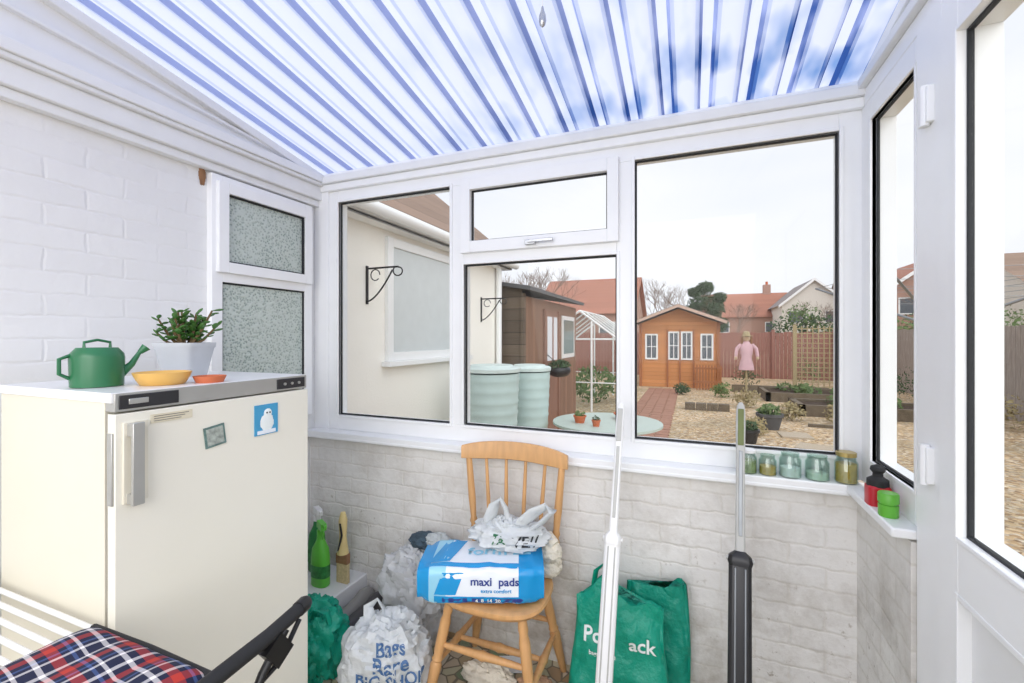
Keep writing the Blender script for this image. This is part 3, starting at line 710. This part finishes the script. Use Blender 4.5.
# ------------------------------------------------------------ sill items
JG = glass_mat('jar_glass', (.86, .93, .90), .10)
def jar(name, x, y, r, h, content, lid=None, fill=.6):
    b = B(name); z = .932
    b.lathe((x, y, z), (x, y, z+h), [(0, r*.85), (.04, r), (.72, r), (.84, r*.82), (.97, r*.82), (1, r*.86), (1, r*.78), (.82, r*.76), (.7, r*.93), (.06, r*.93), (.06, .001)], JG, 24, cap=False)
    if content: b.lathe((x, y, z+.05*h), (x, y, z+fill*h), [(0, r*.9), (.98, r*.9), (1, r*.8)], content, 20)
    if lid: b.lathe((x, y, z+h*.95), (x, y, z+h*1.1), [(0, r*.88), (.9, r*.88), (1, r*.8)], lid, 24)
    b.done()
AMB = mat('amber_contents', sr(215, 175, 80), .4, var=.3, scale=60); OLV = mat('olive_contents', sr(160, 170, 110), .5, var=.4, scale=60)
CLR = mat('pale_contents', sr(225, 232, 230), .4, var=.1, scale=60)
jar('glass_jar', .206, 1.918, .031, .082, OLV, WHITEP); jar('glass_jar', .272, 1.918, .030, .074, AMB, None, .45)
jar('glass_jar', .345, 1.918, .036, .09, CLR, None, .4); jar('glass_jar', .430, 1.918, .038, .088, mat('pale_green', sr(205, 222, 205), .4), None, .3)
jar('glass_jar', .516, 1.912, .035, .10, AMB, mat('brass', sr(190, 170, 110), .3, .8), .7)
RED = mat('red_plastic', sr(190, 30, 45), .35)
b = B('pepper_grinder'); x, y = .54, 1.70
b.loft([ring(x, y, .932+z, a, a, 4, 24) for z, a in [(0, .030), (.055, .030), (.06, .026)]], RED)
b.lathe((x, y, .99), (x, y, 1.055), [(0, .029), (.3, .028), (.45, .014), (.6, .013), (.75, .02), (.9, .018), (1, .006)], BLACKP, 20); b.done(.001)
b = B('small_green_jar'); x, y = .533, 1.60
GRN = mat('bright_green', sr(100, 180, 60), .35)
b.lathe((x, y, .932), (x, y, 1.0), [(0, .022), (.05, .024), (.5, .024), (.52, .020), (.58, .020), (.6, .025), (.95, .025), (1, .022)], GRN, 24); b.done()

# ------------------------------------------------------------ clothes airer and tartan camp chair
b = B('clothes_airer')
for i in range(6): b.cyl((-1.97, .625-.034*i, .74), (-1.325, .625-.034*i, .742), .0065, WHITEP, 10)
for x in (-1.96, -1.335): b.cyl((x, .40, .74), (x, .63, .74), .008, WHITEP, 10)
for x in (-1.95, -1.345):
    b.tube([(x, .43, .74), (x, .60, .37), (x, .62, .008)], .008, WHITEP, 10); b.tube([(x, .61, .74), (x, .45, .37), (x, .38, .008)], .008, WHITEP, 10)
b.done()
b = B('folding_camp_chair')
rings = []
for i in range(25):
    t = i/24; x = -1.285+.40*t; r_ = []
    e = min(1, min(t, 1-t)*14)**.5*.85+.15
    for j in range(48):
        a = 2*math.pi*j/48; c, s_ = math.cos(a), math.sin(a)
        yy = .36+math.copysign(abs(c)**.25, c)*.235; zz = math.copysign(abs(s_)**.6, s_)*.022*e
        pf = .010*abs(math.sin(t*math.pi*3))*abs(math.sin((yy+.1)*math.pi/.14))
        r_.append(Vector((x, yy, .775+zz+(pf if zz > 0 else 0))))
    rings.append(r_)
b.loft(rings, PLAID)
z = .775
b.tube([(-1.285, .598, z), (-1.085, .602, z), (-.885, .598, z)], .009, BLACKP, 10); b.tube([(-.88, .13, z), (-.88, .598, z)], .009, BLACKP, 10)
b.tube([(-.855, .10, .765), (-.858, .45, .775), (-.872, .72, .783), (-.885, .815, .787)], .0165, BLACKP, 14)
b.lathe((-.885, .812, .787), (-.890, .845, .789), [(0, .018), (.7, .0185), (1, .014)], BLACK, 14)
b.tube([(-.868, .76, .775), (-.866, .70, .715), (-.866, .60, .55), (-.866, .20, .015)], .010, BLACK, 10)
b.tube([(-.866, .20, .765), (-.866, .45, .40), (-.866, .74, .015)], .010, BLACK, 10)
b.box((-.866, .735, .745), (.022, .05, .06), BLACK, rx=.6); b.tube([(-.868, .80, .775), (-.862, .74, .715), (-.864, .69, .70)], .006, BLACK, 8)
b.tube([(-1.27, .20, .765), (-1.27, .58, .015)], .010, BLACK, 10); b.tube([(-1.27, .58, .765), (-1.27, .20, .015)], .010, BLACK, 10)
b.tube([(-1.27, .20, .015), (-.866, .20, .015)], .009, BLACK, 10); b.tube([(-1.27, .13, z), (-.88, .13, z)], .009, BLACK, 10)
b.done()

# ------------------------------------------------------------ OUTSIDE
GZ = -.1
CREAM = mat('cream_render', sr(252, 249, 242), .8, var=.02, bump=.2)
TILE = board_mat('roof_tile', sr(150, 126, 110), .16, 'Z', .5, .3)
TILER = board_mat('roof_tile_red', sr(172, 118, 98), .25, 'Z', .7, .2)
FELT = mat('roof_felt', sr(98, 98, 100), .9, var=.3, scale=4)
GRAV = gravel_mat()
b = B('gravel_ground'); b.bx(-40, 60, 2.05, 90, -.3, GZ, GRAV); b.bx(.70, 60, -20, 2.05, -.3, GZ, GRAV); b.done()
b = B('bungalow_wing')
b.bx(-7, -2.2, 2.05, 5.03, GZ, 2.30, CREAM)
b.bx(-2.2, -2.06, 2.05, 5.15, 2.28, 2.30, UPVC); b.bx(-2.08, -2.06, 2.05, 5.15, 2.28, 2.40, UPVC)
b.add([(-2.03,2.05,2.40),(-2.03,5.2,2.40),(-4.6,5.2,4.55),(-4.6,2.05,4.55)], [(0,1,2,3)], TILE); b.add([(-2.03,2.05,2.38),(-2.03,5.2,2.38),(-4.6,5.2,4.53),(-4.6,2.05,4.53)], [(3,2,1,0)], TILE)
b.bx(-7, -4.6, 2.05, 5.2, 4.45, 4.55, TILE)
b.tube([(-2.015, 2.06, 2.345), (-2.015, 5.18, 2.335)], .045, UPVC, 14)
b.cyl((-2.15, 4.95, GZ), (-2.15, 4.95, 2.3), .034, UPVC, 12)
wframe(b, 'y', -2.2, -2.165, 2.84, 4.15, 1.26, 2.23, (.07,)*4); b.bx(-2.2, -2.12, 2.80, 4.2, 1.22, 1.26, UPVC)
b.bx(-2.2, -2.18, 2.91, 4.08, 1.33, 2.16, mat('pale_blind', sr(212, 218, 220), .25, var=.05))
b.done(.004)
def bracket(y, z):
    b = B('hanging_basket_bracket')
    b.bx(-2.199, -2.189, y-.01, y+.01, z-.26, z+.02, BLACK); b.tube([(-2.195, y, z), (-1.92, y, z)], .007, BLACK, 8)
    pts = [(-2.19+.22*t, y, z-.24+.22*t**1.6) for t in [i/10 for i in range(11)]]; b.tube(pts, .006, BLACK, 8)
    sp = [(-1.92+.035*math.cos(a)*(1-a/12), y, z-.03+.03*math.sin(a)*(1-a/12)) for a in [math.pi/2-.5*i for i in range(12)]]; b.tube(sp, .005, BLACK, 8)
    sp = [(-2.12+.04*math.cos(a), y, z-.05+.04*math.sin(a)) for a in [.5*i for i in range(12)]]; b.tube(sp, .004, BLACK, 8); b.done()
bracket(2.63, 1.95); bracket(4.55, 1.88)
BUTT = mat('butt_plastic', sr(188, 208, 206), .5, var=.06); BLID = mat('butt_lid', sr(208, 222, 220), .5)
def butt(x, y, r, top):
    b = B('water_butt'); H = top-GZ-.3
    b.bx(x-r*.8, x+r*.8, y-r*.8, y+r*.8, GZ, GZ+.3, FELT)
    pr = [(0, r*.82)]
    for k in range(1, 10): pr += [(k*.1-.02, r*(.82+.018*k)), (k*.1, r*(.845+.018*k)), (k*.1+.02, r*(.82+.018*k))]
    pr += [(.955, r)]
    b.lathe((x, y, GZ+.3), (x, y, top-.03), pr, BUTT, 32)
    b.lathe((x, y, top-.06), (x, y, top), [(0, r*1.04), (.5, r*1.05), (.7, r*.98), (.75, r*.8), (1, r*.75), (.9, r*.3), (1, .001)], BLID, 32); b.done()
butt(-1.66, 3.66, .25, 1.20); butt(-1.52, 4.28, .21, 1.17)
# shed
OLDW = board_mat('weathered_shiplap', sr(112, 98, 84), .15, 'Z', .25, .55, True); RDW = mat('red_brown_wood', sr(150, 112, 94), .7, var=.4, scale=8, stretch=(6, 6, 1))
OLDV = board_mat('weathered_side', sr(140, 108, 88), .14, 'Y', .4, .4)
b = B('garden_shed')
b.bx(-4.2, -1.96, 5.25, 8.05, GZ, 1.98, OLDW)
b.bx(-1.962, -1.95, 5.30, 8.04, GZ, 1.97, OLDV)
b.add([(-4.3,5.15,2.45),(-1.82,5.15,2.03),(-1.82,8.15,2.03),(-4.3,8.15,2.45),(-4.3,5.15,2.5),(-1.82,5.15,2.08),(-1.82,8.15,2.08),(-4.3,8.15,2.5)], [(0,3,2,1),(4,5,6,7),(0,1,5,4),(1,2,6,5),(2,3,7,6),(3,0,4,7)], FELT)
b.add([(-4.2,5.25,1.98),(-1.96,5.25,1.98),(-1.96,5.25,2.06),(-4.2,5.25,2.43)], [(0,1,2,3)], OLDW)
b.bx(-1.965, -1.93, 6.05, 6.85, GZ+.1, 1.85, RDW); b.bx(-1.935, -1.91, 6.05, 6.15, GZ+.1, 1.85, RDW); b.bx(-1.935, -1.91, 6.75, 6.85, GZ+.1, 1.85, RDW)
b.bx(-1.935, -1.92, 6.2, 6.7, 1.1, 1.75, PACKW); b.bx(-1.935, -1.91, 6.43, 6.47, 1.1, 1.75, RDW)
b.bx(-1.965, -1.93, 7.05, 7.85, 1.1, 1.8, UPVC2); b.bx(-1.935, -1.925, 7.12, 7.78, 1.17, 1.73, mat('shed_glass', sr(120, 140, 140), .1))
b.bx(-1.97, -1.93, 5.22, 5.30, GZ, 2.0, OLDW)
b.done()
FOL = mat('foliage_green', sr(104, 126, 76), .8, var=.4, scale=3); FOLD = mat('foliage_evergreen', sr(70, 92, 60), .8, var=.4, scale=3); TWIG = mat('bare_twig', sr(140, 124, 114), .9)
b = B('hanging_planter'); b.blob((-1.72, 6.1, .98), (.16, .16, .10), DARKP, 3, .1, 2, ceil=1.02); b.leaves((-1.72, 6.1, 1.05), (.16, .16, .08), 160, .03, FOLD); b.tube([(-1.90, 6.1, 1.2), (-1.72, 6.1, 1.05)], .006, BLACK); b.done()
b = B('patio_table'); x, y = -.75, 4.35; TT = mat('table_green', sr(190, 204, 196), .5)
b.lathe((x, y, .60), (x, y, .63), [(0, .50), (.3, .52), (1, .52)], TT, 40); b.cyl((x, y, GZ), (x, y, .6), .03, TT); b.lathe((x, y, GZ), (x, y, GZ+.06), [(0, .26), (1, .1)], TT)
b.done()
def pot(name, x, y, z, r, h, leaf=None, n=60, m=TERRA):
    b = B(name); b.lathe((x, y, z), (x, y, z+h), [(0, r*.7), (.8, r*.95), (.82, r*1.05), (1, r*1.05), (1, r*.9), (.85, r*.88), (.85, .001)], m, 24)
    b.lathe((x, y, z+h*.8), (x, y, z+h*.88), [(0, r*.88), (1, r*.85)], SOIL, 20)
    if leaf: b.leaves((x, y, z+h*1.15), (r*.9, r*.9, h*.5), n, r*.25, leaf)
    b.done()
pot('terracotta_pot', -.60, 4.55, .63, .11, .06); pot('potted_plant', -.98, 4.2, .63, .06, .07, FOL); pot('potted_plant', -.80, 4.08, .63, .04, .06, FOLD)
pot('terracotta_planter', 3.9, 5.6, GZ, .32, .42, FOL, 150)
# greenhouse
b = B('greenhouse'); GH = glass_mat('greenhouse_glass', (.88, .91, .91), .06)
x0, x1, ya, yb = -2.95, -1.35, 9.2, 12.0; xm = (x0+x1)/2
for yy in (ya, yb):
    for xx in (x0, x0+.55, x1-.55, x1): b.cyl((xx, yy, GZ), (xx, yy, 1.4 if xx in (x0, x1) else 1.78), .022, UPVC, 8)
    b.cyl((x0, yy, 1.4), (xm, yy, 2.0), .022, UPVC, 8); b.cyl((xm, yy, 2.0), (x1, yy, 1.4), .022, UPVC, 8); b.cyl((x0, yy, 1.4), (x1, yy, 1.4), .015, UPVC, 8); b.cyl((x0, yy, .5), (x1, yy, .5), .012, UPVC, 8)
for k in range(6):
    yy = ya+(yb-ya)*k/5
    b.cyl((x1, yy, GZ), (x1, yy, 1.4), .015, UPVC, 8); b.cyl((x1, yy, 1.4), (xm, yy, 2.0), .015, UPVC, 8); b.cyl((x0, yy, 1.4), (xm, yy, 2.0), .015, UPVC, 8)
for xx, zz in ((x0, 1.4), (x1, 1.4), (xm, 2.0)): b.cyl((xx, ya, zz), (xx, yb, zz), .022, UPVC, 8)
b.add([(x1,ya,GZ),(x1,yb,GZ),(x1,yb,1.4),(x1,ya,1.4),(xm,yb,2.0),(xm,ya,2.0),(x0,ya,1.4),(x0,yb,1.4),(x0,ya,GZ)], [(0,1,2,3),(3,2,4,5),(5,4,7,6),(0,3,5,6,8)], GH)
b.leaves((xm, 10.6, .35), (.6, 1, .45), 500, .06, FOL)
b.done()
# summerhouse
CAB = board_mat('cabin_boards', sr(212, 148, 96), .12, 'Z', .5, .2); CABT = mat('cabin_trim', sr(172, 112, 74), .6, var=.2); WGL = mat('cabin_window', sr(105, 112, 120), .15)
b = B('summerhouse'); cx = -.33; ya, yb = 14.6, 17.0; w = 1.12
b.bx(cx-w, cx+w, ya, yb, GZ, 1.88, CAB)
b.add([(cx-w,ya,1.88),(cx+w,ya,1.88),(cx,ya,2.32)], [(0,1,2)], CAB)
BARGE = mat('bargeboard', sr(200, 172, 156), .6)
for sgn in (-1, 1):
    xs = cx+sgn*(w+.2)
    vs = [(cx,ya-.45,2.38),(xs,ya-.45,1.87),(xs,yb+.1,1.87),(cx,yb+.1,2.38),(cx,ya-.45,2.44),(xs,ya-.45,1.93),(xs,yb+.1,1.93),(cx,yb+.1,2.44)]
    b.add(vs, [(0,3,2,1),(4,5,6,7),(0,1,5,4),(1,2,6,5),(2,3,7,6),(3,0,4,7)], FELT)
    b.add([(cx,ya-.47,2.34),(xs,ya-.47,1.83),(xs,ya-.47,1.92),(cx,ya-.47,2.43)], [(0,1,2,3)], BARGE)
for xa, xb, z0, z1 in [(cx-.98, cx-.6, .75, 1.55), (cx-.30, cx+.03, .75, 1.62), (cx+.07, cx+.40, .75, 1.62), (cx+.62, cx+.98, .75, 1.55)]:
    wframe(b, 'x', ya-.05, ya, xa, xb, z0, z1, (.05,)*4, UPVC); b.bx(xa+.05, xb-.05, ya-.02, ya, z0+.05, z1-.05, WGL)
    xm = (xa+xb)/2; b.bx(xm-.012, xm+.012, ya-.04, ya, z0, z1, UPVC); b.bx(xa, xb, ya-.04, ya, (z0+z1)/2-.012, (z0+z1)/2+.012, UPVC)
for xx in (cx-.34, cx+.02, cx+.41): b.bx(xx, xx+.05, ya-.05, ya, GZ, 1.68, CABT)
for sx in (-w, w): b.bx(cx+sx-.04, cx+sx+.04, ya-.06, ya+.02, GZ, 1.88, CABT)
for k in range(9): b.bx(cx+.5+k*.08, cx+.54+k*.08, ya-.42, ya-.39, GZ, .62, CABT)
b.bx(cx+.45, cx+1.2, ya-.43, ya-.38, .5, .56, CABT); b.bx(cx+.45, cx+1.2, ya-.43, ya-.38, .1, .16, CABT)
b.done()
# fences
FR = mat('fence_red', sr(162, 116, 104), .8, var=.3, scale=4, stretch=(8, 8, 1)); FG = mat('fence_grey', sr(172, 162, 154), .85, var=.3, scale=4, stretch=(8, 8, 1))
b = B('garden_fence'); x = .95
while x < 9:
    b.bx(x, x+.115, 18.9, 18.92, GZ, 1.62+.02*math.sin(x*40), FR); x += .125
for k in range(5): b.bx(.9+k*1.9, 1.0+k*1.9, 18.82, 18.92, GZ, 1.72, FR)
b.done()
b = B('garden_fence'); x = -9
while x < -1.5: b.bx(x, x+.115, 18.9, 18.92, GZ, 1.62, FR); x += .125
b.done()
b = B('garden_fence'); y = 1.0
while y < 18.8:
    b.bx(5.6, 5.62, y, y+.115, GZ, 1.66+.01*math.sin(y*40), FG); y += .125
for k in range(10): b.bx(5.5, 5.6, 1+k*1.9, 1.1+k*1.9, GZ, 1.75, FG)
b.done()
b = B('garden_trellis'); TR = mat('trellis_wood', sr(178, 162, 126), .8)
for k in range(9):
    b.bx(2.75+k*.13, 2.775+k*.13, 14.5, 14.52, GZ, 1.75, TR)
for k in range(13): b.bx(2.72, 3.82, 14.52, 14.54, .05+k*.135, .075+k*.135, TR)
b.bx(2.68, 2.75, 14.48, 14.55, GZ, 1.8, TR); b.bx(3.80, 3.87, 14.48, 14.55, GZ, 1.8, TR); b.done()
b = B('brick_path')
PB = mat('path_red', sr(176, 132, 112), .85, var=.3, scale=14); r5 = random.Random(5); yy = 6.2
while yy < 14.0:
    for k in range(4):
        xa = -1.15+k*.21+(.0 if int(yy*9) % 2 else .02); b.bx(xa, xa+.195, yy, yy+.095, GZ-.02, GZ+.012+r5.random()*.006, PB)
    yy += .108
b.done()
SLP = mat('sleeper', sr(120, 108, 92), .85, var=.35, scale=9)
b = B('raised_bed')
for (xa, xb, y0_, y1_) in [(1.7, 3.6, 12.2, 13.6), (2.0, 4.6, 10.2, 11.3)]:
    b.bx(xa, xb, y0_, y0_+.1, GZ, .12, SLP); b.bx(xa, xb, y1_-.1, y1_, GZ, .12, SLP); b.bx(xa, xa+.1, y0_, y1_, GZ, .12, SLP); b.bx(xb-.1, xb, y0_, y1_, GZ, .12, SLP)
    b.bx(xa+.1, xb-.1, y0_+.1, y1_-.1, GZ, .07, SOIL)
    for _ in range(7): b.leaves((random.uniform(xa+.2, xb-.2), random.uniform(y0_+.2, y1_-.2), .15), (.22, .22, .14), 70, .05, FOL)
b.done()
b = B('timber_edging')
for k in range(4): b.bx(-.1+k*.22, .1+k*.22, 10.2, 10.42, GZ, .04, SLP)
b.bx(1.9, 2.8, 9.0, 9.08, GZ, -.05, SLP); b.bx(1.1, 3.4, 14.0, 14.1, GZ, .1, SLP); b.done()
b = B('low_shrub'); DRY = mat('foliage_dry', sr(160, 146, 108), .9)
for (x, y, r) in [(.95, 8.0, .2), (1.75, 9.6, .25), (1.15, 11, .3), (2.5, 9.6, .25), (.75, 12.6, .28), (3.8, 9.0, .3), (1.7, 16, .5), (4.7, 13.5, .6), (3.6, 17, .7), (4.9, 10, .45), (-.2, 12.8, .22), (4.9, 12, .5)]:
    b.leaves((x, y, GZ+r*.7), (r, r, r*.75), 260, .04, random.choice([FOL, FOLD, DRY]), .2)
b.done()
pot('garden_planter', .80, 7.35, GZ, .14, .2, FOLD, 120, DARKP); pot('garden_planter', 1.25, 8.6, GZ, .2, .26, FOL, 150, FELT)
b = B('brick_planter'); b.bx(4.3, 5.4, 6.8, 7.4, GZ, .2, brick_mat('planter_brick', 'X', sr(170, 118, 98), sr(190, 180, 165), sr(120, 90, 70), .3, .5)); b.done()
b = B('stepping_stone'); STN = mat('paving_stone', sr(190, 175, 155), .9)
for k in range(5): b.box((1.6+.1*math.sin(k), 4.9+k*.8, GZ+.008), (.42, .42, .03), STN, rz=k*.4)
b.done()
# scarecrow
b = B('scarecrow'); x, y = 1.35, 12.9; PNK = mat('pink_cloth', sr(220, 182, 190), .9, var=.2); HES = mat('hessian', sr(215, 190, 160), .95)
b.cyl((x, y, GZ), (x, y, 1.4), .025, TR, 8); b.cyl((x-.22, y, 1.22), (x+.22, y, 1.22), .018, TR, 8)
b.loft([ring(x, y, z_, a, a*.6, 2, 20) for z_, a in [(.60, .18), (.7, .17), (.92, .12), (1.05, .15), (1.22, .16), (1.3, .10), (1.34, .05)]], PNK)
for s_ in (-1, 1):
    b.tube([(x+s_*.12, y, 1.25), (x+s_*.22, y-.02, 1.15), (x+s_*.25, y-.05, .95)], [.05, .045, .04], PNK, 10); b.blob((x+s_*.25, y-.05, .91), (.035, .035, .05), HES, 2, .2)
b.blob((x, y, 1.44), (.09, .09, .11), HES, 4, .05); b.lathe((x, y, 1.47), (x, y, 1.60), [(0, .15), (.1, .15), (.15, .09), (.8, .08), (1, .02)], TR, 18)
b.tube([(x-.09, y, 1.46), (x-.11, y-.02, 1.36), (x-.10, y-.03, 1.27)], [.03, .035, .02], CLOTHB, 8); b.tube([(x+.09, y, 1.46), (x+.11, y-.02, 1.36), (x+.10, y-.03, 1.27)], [.03, .035, .02], CLOTHB, 8)
b.cyl((x-.03, y-.088, 1.46), (x-.03, y-.095, 1.46), .012, BLKI, 8); b.cyl((x+.03, y-.088, 1.46), (x+.03, y-.095, 1.46), .012, BLKI, 8)
b.lathe((x, y-.085, 1.44), (x, y-.13, 1.43), [(0, .015), (1, .002)], TERRA, 8)
b.done()
# rotary dryer
b = B('rotary_clothes_line'); x, y = 2.55, 6.3
b.cyl((x, y, GZ), (x, y, 1.95), .022, GREYM, 10)
for k in range(4):
    a = .9+k*math.pi/2; e = (x+1.25*math.cos(a), y+1.25*math.sin(a), 2.1); b.cyl((x, y, 1.55), e, .014, GREYM, 8)
for q in range(4):
    f = .55+.15*q; P_ = [(x+1.25*f*math.cos(.9+k*math.pi/2), y+1.25*f*math.sin(.9+k*math.pi/2), 1.55+.55*f) for k in range(5)]
    for k in range(4): b.cyl(P_[k], P_[k+1], .003, GREYM, 5)
b.done()
# neighbouring houses
RBR = mat('house_brick', sr(180, 146, 132), .85, var=.1); RENW = mat('house_render', sr(225, 220, 212), .85); SLT = mat('roof_slate', sr(150, 142, 140), .8, var=.15)
def house(x, y, w, d, eave, ridge, along, wall, roof, chim=True):
    b = B('neighbour_house')
    b.bx(x-w/2, x+w/2, y, y+d, GZ, eave, wall)
    o = .3
    if along == 'x':
        ym = y+d/2
        b.add([(x-w/2-o,y-o,eave-.1),(x+w/2+o,y-o,eave-.1),(x+w/2+o,ym,ridge),(x-w/2-o,ym,ridge),(x-w/2-o,y+d+o,eave-.1),(x+w/2+o,y+d+o,eave-.1)], [(0,1,2,3),(3,2,5,4)], roof)
        for xs in (x-w/2, x+w/2): b.add([(xs,y,eave),(xs,y+d,eave),(xs,ym,ridge-.1)], [(0,1,2)], wall)
    else:
        b.add([(x-w/2-o,y-o,eave-.1),(x,y-o,ridge),(x,y+d+o,ridge),(x-w/2-o,y+d+o,eave-.1),(x+w/2+o,y-o,eave-.1),(x+w/2+o,y+d+o,eave-.1)], [(0,1,2,3),(1,4,5,2)], roof)
        for ys in (y, y+d): b.add([(x-w/2,ys,eave),(x+w/2,ys,eave),(x,ys,ridge-.1)], [(0,1,2)], wall)
        b.add([(x-w/2-o,y-o-.02,eave-.3),(x,y-o-.02,ridge-.2),(x,y-o-.02,ridge+.05),(x-w/2-o,y-o-.02,eave-.05)], [(0,1,2,3)], UPVC); b.add([(x+w/2+o,y-o-.02,eave-.3),(x,y-o-.02,ridge-.2),(x,y-o-.02,ridge+.05),(x+w/2+o,y-o-.02,eave-.05)], [(3,2,1,0)], UPVC)
    for k in (-.28, .28):
        wframe(b, 'x', y-.06, y, x+k*w-.6, x+k*w+.6, eave-1.7, eave-.6, (.08,)*4); b.bx(x+k*w-.52, x+k*w+.52, y-.03, y, eave-1.62, eave-.68, WGL)
    if chim: b.bx(x+w*.25, x+w*.25+.7, y+d/2-.3, y+d/2+.4, ridge-.6, ridge+.9, RBR); b.cyl((x+w*.25+.35, y+d/2, ridge+.9), (x+w*.25+.35, y+d/2, ridge+1.25), .13, TERRA, 10)
    b.done()
house(-6.4, 28, 6, 8, 3.0, 5.6, 'x', RBR, TILER, False)
house(-13, 16, 7, 8, 2.9, 5.2, 'x', RBR, TILER)
house(5.5, 52, 8, 8, 3.6, 6.3, 'x', RBR, TILER); house(10.3, 47, 5, 8, 4.4, 6.7, 'y', RENW, SLT, False); house(17.0, 46, 8, 8, 4.2, 7.2, 'x', RBR, TILE)
house(14.5, 36, 5, 7, 4.6, 6.6, 'y', RBR, TILER); house(18.5, 27, 8, 8, 3.6, 5.8, 'x', RENW, TILE); house(24, 17, 8, 9, 3.4, 5.6, 'y', RBR, TILE)
# trees
def bare_tree(name, x, y, h, seed, spread=.5):
    b = B(name); r_ = random.Random(seed)
    def br(p, d, l, r, k):
        e = p+d*l; b.tube([p, p.lerp(e, .5)+Vector((r_.uniform(-1,1), r_.uniform(-1,1), 0))*l*.06, e], [r, r*.85, r*.7], TWIG, 5, cap=False)
        if k == 0: return
        for _ in range(3 if k < 5 else 4):
            nd = (d+Vector((r_.uniform(-1,1), r_.uniform(-1,1), r_.uniform(-.2,.8)))*spread).normalized(); br(e, nd, l*r_.uniform(.62, .82), r*.62, k-1)
    br(Vector((x, y, GZ)), Vector((0, 0, 1)), h*.3, h*.011, 5); b.done()
bare_tree('bare_tree', -2.3, 40, 6.8, 3, .75); bare_tree('bare_tree', -7.5, 24, 5.6, 5, .8); bare_tree('bare_tree', -.6, 42, 6.2, 8, .8)
bare_tree('bare_tree', 3.4, 40, 5.0, 11, .85); bare_tree('bare_tree', 7.6, 36, 4.6, 12, .85); bare_tree('bare_tree', 12.6, 31, 4.8, 14, .8); bare_tree('bare_tree', -11, 30, 6.5, 15, .8)
b = B('evergreen_tree'); b.cyl((.5, 34, GZ), (.5, 34, 3.5), .18, STEM, 8)
for (dx, dz, r) in [(0, 3.9, 1.0), (-.7, 3.3, .75), (.8, 3.4, .75), (.2, 4.9, .6), (-.5, 4.6, .5), (1.1, 4.2, .5), (-1.0, 2.4, .7), (1.0, 2.3, .8)]: b.leaves((.8+dx, 34, dz), (r, r, r*.75), 620, .12, FOLD, .3)
b.done()
b = B('hedge')
for k in range(16): b.leaves((4.2+k*.55, 24+k*.1, 1.6+.6*math.sin(k*1.3)), (.9, .7, .9), 330, .09, FOL if k % 2 else FOLD, .4)
b.done()
b = B('hedge')
for k in range(10): b.leaves((6.6+.2*math.sin(k), 9+k*1.3, 1.4+.25*math.sin(k*2)), (.6, .8, .5), 180, .07, FOL, .4)
b.done()

# ------------------------------------------------------------ lights & world
w = bpy.data.worlds.new('sky'); scene.world = w; w.use_nodes = True; nt = w.node_tree; nt.nodes.clear()
out = N(nt, 'ShaderNodeOutputWorld'); bg = N(nt, 'ShaderNodeBackground'); tc = N(nt, 'ShaderNodeTexCoord')
mp = N(nt, 'ShaderNodeMapping'); mp.inputs['Scale'].default_value = (1, 1, 3); nt.links.new(tc.outputs['Generated'], mp.inputs[0])
nz = noise_n(nt, mp.outputs[0], 1.6, 3, .45)
col = ramp(nt, nz, [(.30, sr(214, 219, 230)), (.65, sr(234, 234, 240))])
nt.links.new(col, bg.inputs[0]); bg.inputs[1].default_value = 1.15; nt.links.new(bg.outputs[0], out.inputs[0])
sun = bpy.data.lights.new('sun', 'SUN'); sun.energy = 1.7; sun.angle = math.radians(75); sun.color = (1, .985, .96)
so = bpy.data.objects.new('sun', sun); so.rotation_euler = (math.radians(35), math.radians(42), 0); scene.collection.objects.link(so)
al = bpy.data.lights.new('fill_light', 'AREA'); al.energy = 29; al.shape = 'RECTANGLE'; al.size = 2.4; al.size_y = 1.6; al.color = (1, .975, .94)  # soft fill added behind the camera to brighten the interior
ao = bpy.data.objects.new('fill_light', al); ao.location = (-.6, -1.2, 1.9)
ao.rotation_euler = (Vector((-.6, 1.9, .7))-Vector(ao.location)).to_track_quat('-Z', 'Y').to_euler(); scene.collection.objects.link(ao)

# ------------------------------------------------------------ camera
cam = bpy.data.cameras.new('camera'); co = bpy.data.objects.new('camera', cam); scene.collection.objects.link(co)
cam.sensor_width = 36; cam.lens = 445/1024*36; cam.shift_y = -4.5/1024; cam.clip_start = .02; cam.clip_end = 500
co.location = (0, 0, 1.45); co.rotation_euler = (math.radians(90), 0, math.radians(21.8)); scene.camera = co
